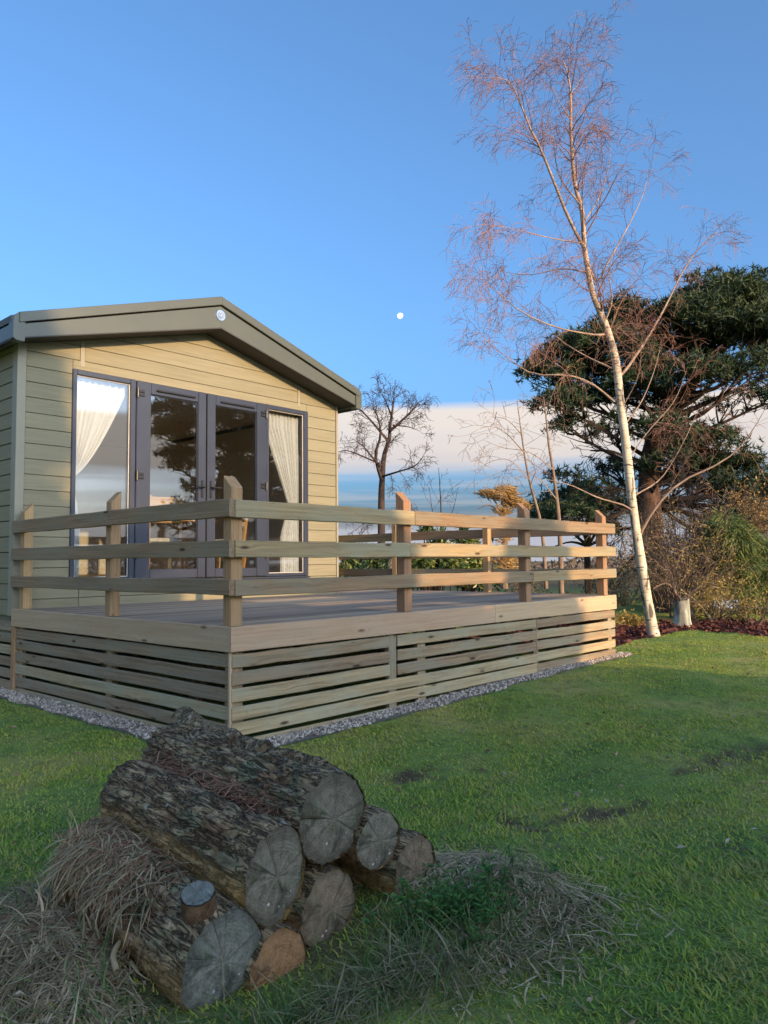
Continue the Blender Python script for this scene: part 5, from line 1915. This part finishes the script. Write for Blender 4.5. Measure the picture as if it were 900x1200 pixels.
straw(np.concatenate([gpos(3600, -2.02, -1.95, .15, .30), gpos(1700, -1.80, -1.68, .12, .16)]), .105, .0046, [(.11, .08, .042), (.27, .21, .115), (.48, .38, .23)], 'dead_grass', 'tangled brown dead grass heaped against the left of the logs', 1.3, .45,
      flow=lambda p: np.stack([-.6 + 0 * p[:, 0], -.5 + 0 * p[:, 0]], 1), surf=surf_all)
straw(gpos(2300, -1.82, -1.74, .13, .22), .08, .0026, [(.13, .06, .035), (.27, .13, .075), (.40, .23, .14)], 'pine_needle_litter', 'reddish fallen pine needles over the lowest log', .9, .2, surf=surf_all)
straw(np.concatenate([gpos(2300, -.70, -2.45, .13, .18), gpos(900, -.88, -2.72, .16, .12)]), .10, .0042, [(.18, .14, .08), (.40, .31, .18), (.60, .50, .33)], 'pale_dead_grass', 'pale straw coloured dead grass to the right of the logs', 1.3, .35,
      flow=lambda p: np.stack([.3 + 0 * p[:, 0], -.5 + 0 * p[:, 0]], 1), surf=surf_all)
straw(gpos(1300, -1.30, -2.66, .26, .06, -.25), .14, .0028, [(.09, .10, .04), (.20, .185, .09), (.36, .30, .19)], 'dead_grass_fringe', 'mixed dead and green grass along the foot of the log ends', .8, .9, surf=surf_all)


def between_logs(n):
    """Points in the valley between the two upper logs."""
    A = M2.translation; B_ = M1.translation
    ax = -np.array(M2.col[2])[:3]
    t_ = rng.uniform(.08, .8, n)
    a0 = np.array(A) * .5 + np.array(B_) * .5
    p = a0 + ax * t_[:, None] + rng.normal(0, 1, (n, 3)) * np.array([.045, .02, .014])
    p[:, 2] += .088
    return p


straw(between_logs(1300), .075, .0030, [(.11, .05, .03), (.25, .12, .07), (.40, .25, .16)], 'needle_litter', 'red brown needles caught between the two topmost logs', .25, .15)

# longer tufts of living grass among the logs
def tuft_positions():
    r_ = []
    for (cx, cy, s1, k) in ((-1.38, -2.62, .08, 110), (-1.05, -2.60, .13, 420), (-1.75, -2.52, .09, 160), (-.82, -2.60, .12, 220), (-2.0, -2.2, .18, 260), (-2.2, -1.6, .2, 260), (-1.2, -2.68, .2, 260)):
        r_.append(gpos(k, cx, cy, s1, s1 * .7))
    return np.concatenate(r_)


o = straw(tuft_positions(), .11, .0034, [(.04, .10, .024), (.08, .15, .04), (.16, .20, .06)], 'long_grass', 'longer green grass growing round the foot of the logs', .35, 1.6, surf=surf_all)
o['category'] = 'grass'

# brown thatch in the worn patches of the lawn
tx, ty = rng.uniform(-.8, 4.3, 60000), rng.uniform(-3.6, -.35, 60000)
kk = (soil(tx, ty) > .30 + .4 * rng.random(60000)) & (np.hypot(tx + .75, ty + 2.5) > .5)
tx, ty = tx[kk][:3000], ty[kk][:3000]
straw(np.stack([tx, ty, terr(tx, ty) + .006], 1), .05, .0034, [(.06, .04, .028), (.16, .11, .07), (.30, .23, .14)], 'lawn_thatch', 'brown dead thatch in the worn patches of the lawn', .8, .35)

# leafy weed in front of the right hand logs
wp = Vector((-1.02, -2.56, 0)); wp.z = float(terr(wp.x, wp.y))
weed = empty('weed_plant', wp, 'bright green feathery weed growing in front of the right hand log ends', 'plant')
st, lv, ld = [], [], []
for i in range(70):
    a_ = rng.uniform(0, 6.283); rr = abs(rng.normal(0, .13))
    b = np.array([wp.x + rr * math.cos(a_) * 1.3, wp.y + rr * math.sin(a_) * .7, wp.z - .01])
    L = rng.uniform(.06, .15)
    e_ = b + np.array([rng.normal(0, .04), rng.normal(0, .04), L])
    q = smooth_path([b, (b + e_) / 2 + rng.normal(0, .01, 3), e_], 7)
    st.append((q, np.linspace(.0018, .0008, 7)))
    for j in range(1, 7):
        for s in range(5):
            lv.append(q[j]); d = rvec(1)[0]; d[2] = abs(d[2]) * .5 + .1; ld.append(d)
Vb, Fb = leaves(np.array(lv), .024, .3, dirs=np.array(ld), jitter=.2)
put('foliage', mesh_np('foliage', Vb, Fb), leaf_mat('weed_leaves', [(.03, .10, .025), (.06, .17, .045), (.12, .23, .06)], .5, 5, .3), weed)
Vb, Fb = tubes(st, 3)
tag(put('stems', mesh_np('stems', Vb, Fb), M_olive, weed), kind='stuff')

# bark chips in the bed behind the lawn
nc = 14000
cx_ = rng.uniform(5.6, 14, nc); cy_ = rng.uniform(-5.5, 3.2, nc)
kk = mulch_mask(cx_, cy_) > .25
cx_, cy_ = cx_[kk], cy_[kk]
n = len(cx_)
Pm = np.stack([cx_, cy_, terr(cx_, cy_) + rng.uniform(.005, .05, n)], 1)
dm = rvec(n); dm[:, 2] *= .35
Vb, Fb = leaves(Pm, .085, .5, dirs=dm, jitter=.1)
mu = put('bark_chips', mesh_np('bark_chips', Vb, Fb), leaf_mat('red_bark_chips', [(.030, .012, .010), (.085, .028, .022), (.17, .06, .042)], .8, 2, .0))
tag(mu, 'dark red bark chips covering the bed behind the lawn', 'bark chips', kind='stuff')

# fallen leaves and bits on the lawn
nl_ = 260
d_ = rng.uniform(1.6, 8, nl_); l_ = rng.uniform(-.55, .55, nl_) * d_
lx = CAM.x + math.sin(YAW) * d_ + math.cos(YAW) * l_; ly = CAM.y + math.cos(YAW) * d_ - math.sin(YAW) * l_
kk = (lx < -.3) | (ly < -.3)
lx, ly = lx[kk], ly[kk]
Pm = np.stack([lx, ly, terr(lx, ly) + .022], 1)
dm = rvec(len(lx)); dm[:, 2] *= .2
Vb, Fb = leaves(Pm, .032, .6, dirs=dm, jitter=.05)
ll = put('fallen_leaves', mesh_np('fallen_leaves', Vb, Fb), leaf_mat('dry_fallen_leaf', [(.10, .06, .03), (.26, .20, .13), (.45, .40, .32)], .7, 5, .1))
tag(ll, 'scattered dry fallen leaves on the lawn', 'leaves', kind='stuff')
stk = smooth_path([at(136, 1196, 2.02), at(132, 1165, 2.08), at(140, 1138, 2.16)], 8)
stk[:, 2] = surf_all(stk[:, 0], stk[:, 1]) + .05
Vb, Fb = tubes([(stk, np.array([.007, .009, .008, .009, .008, .008, .007, .005]))], 7)
tag(put('stick', mesh_np('stick', Vb, Fb, True), M_tan), 'short pale stick lying in the dead grass at the lower left', 'stick')
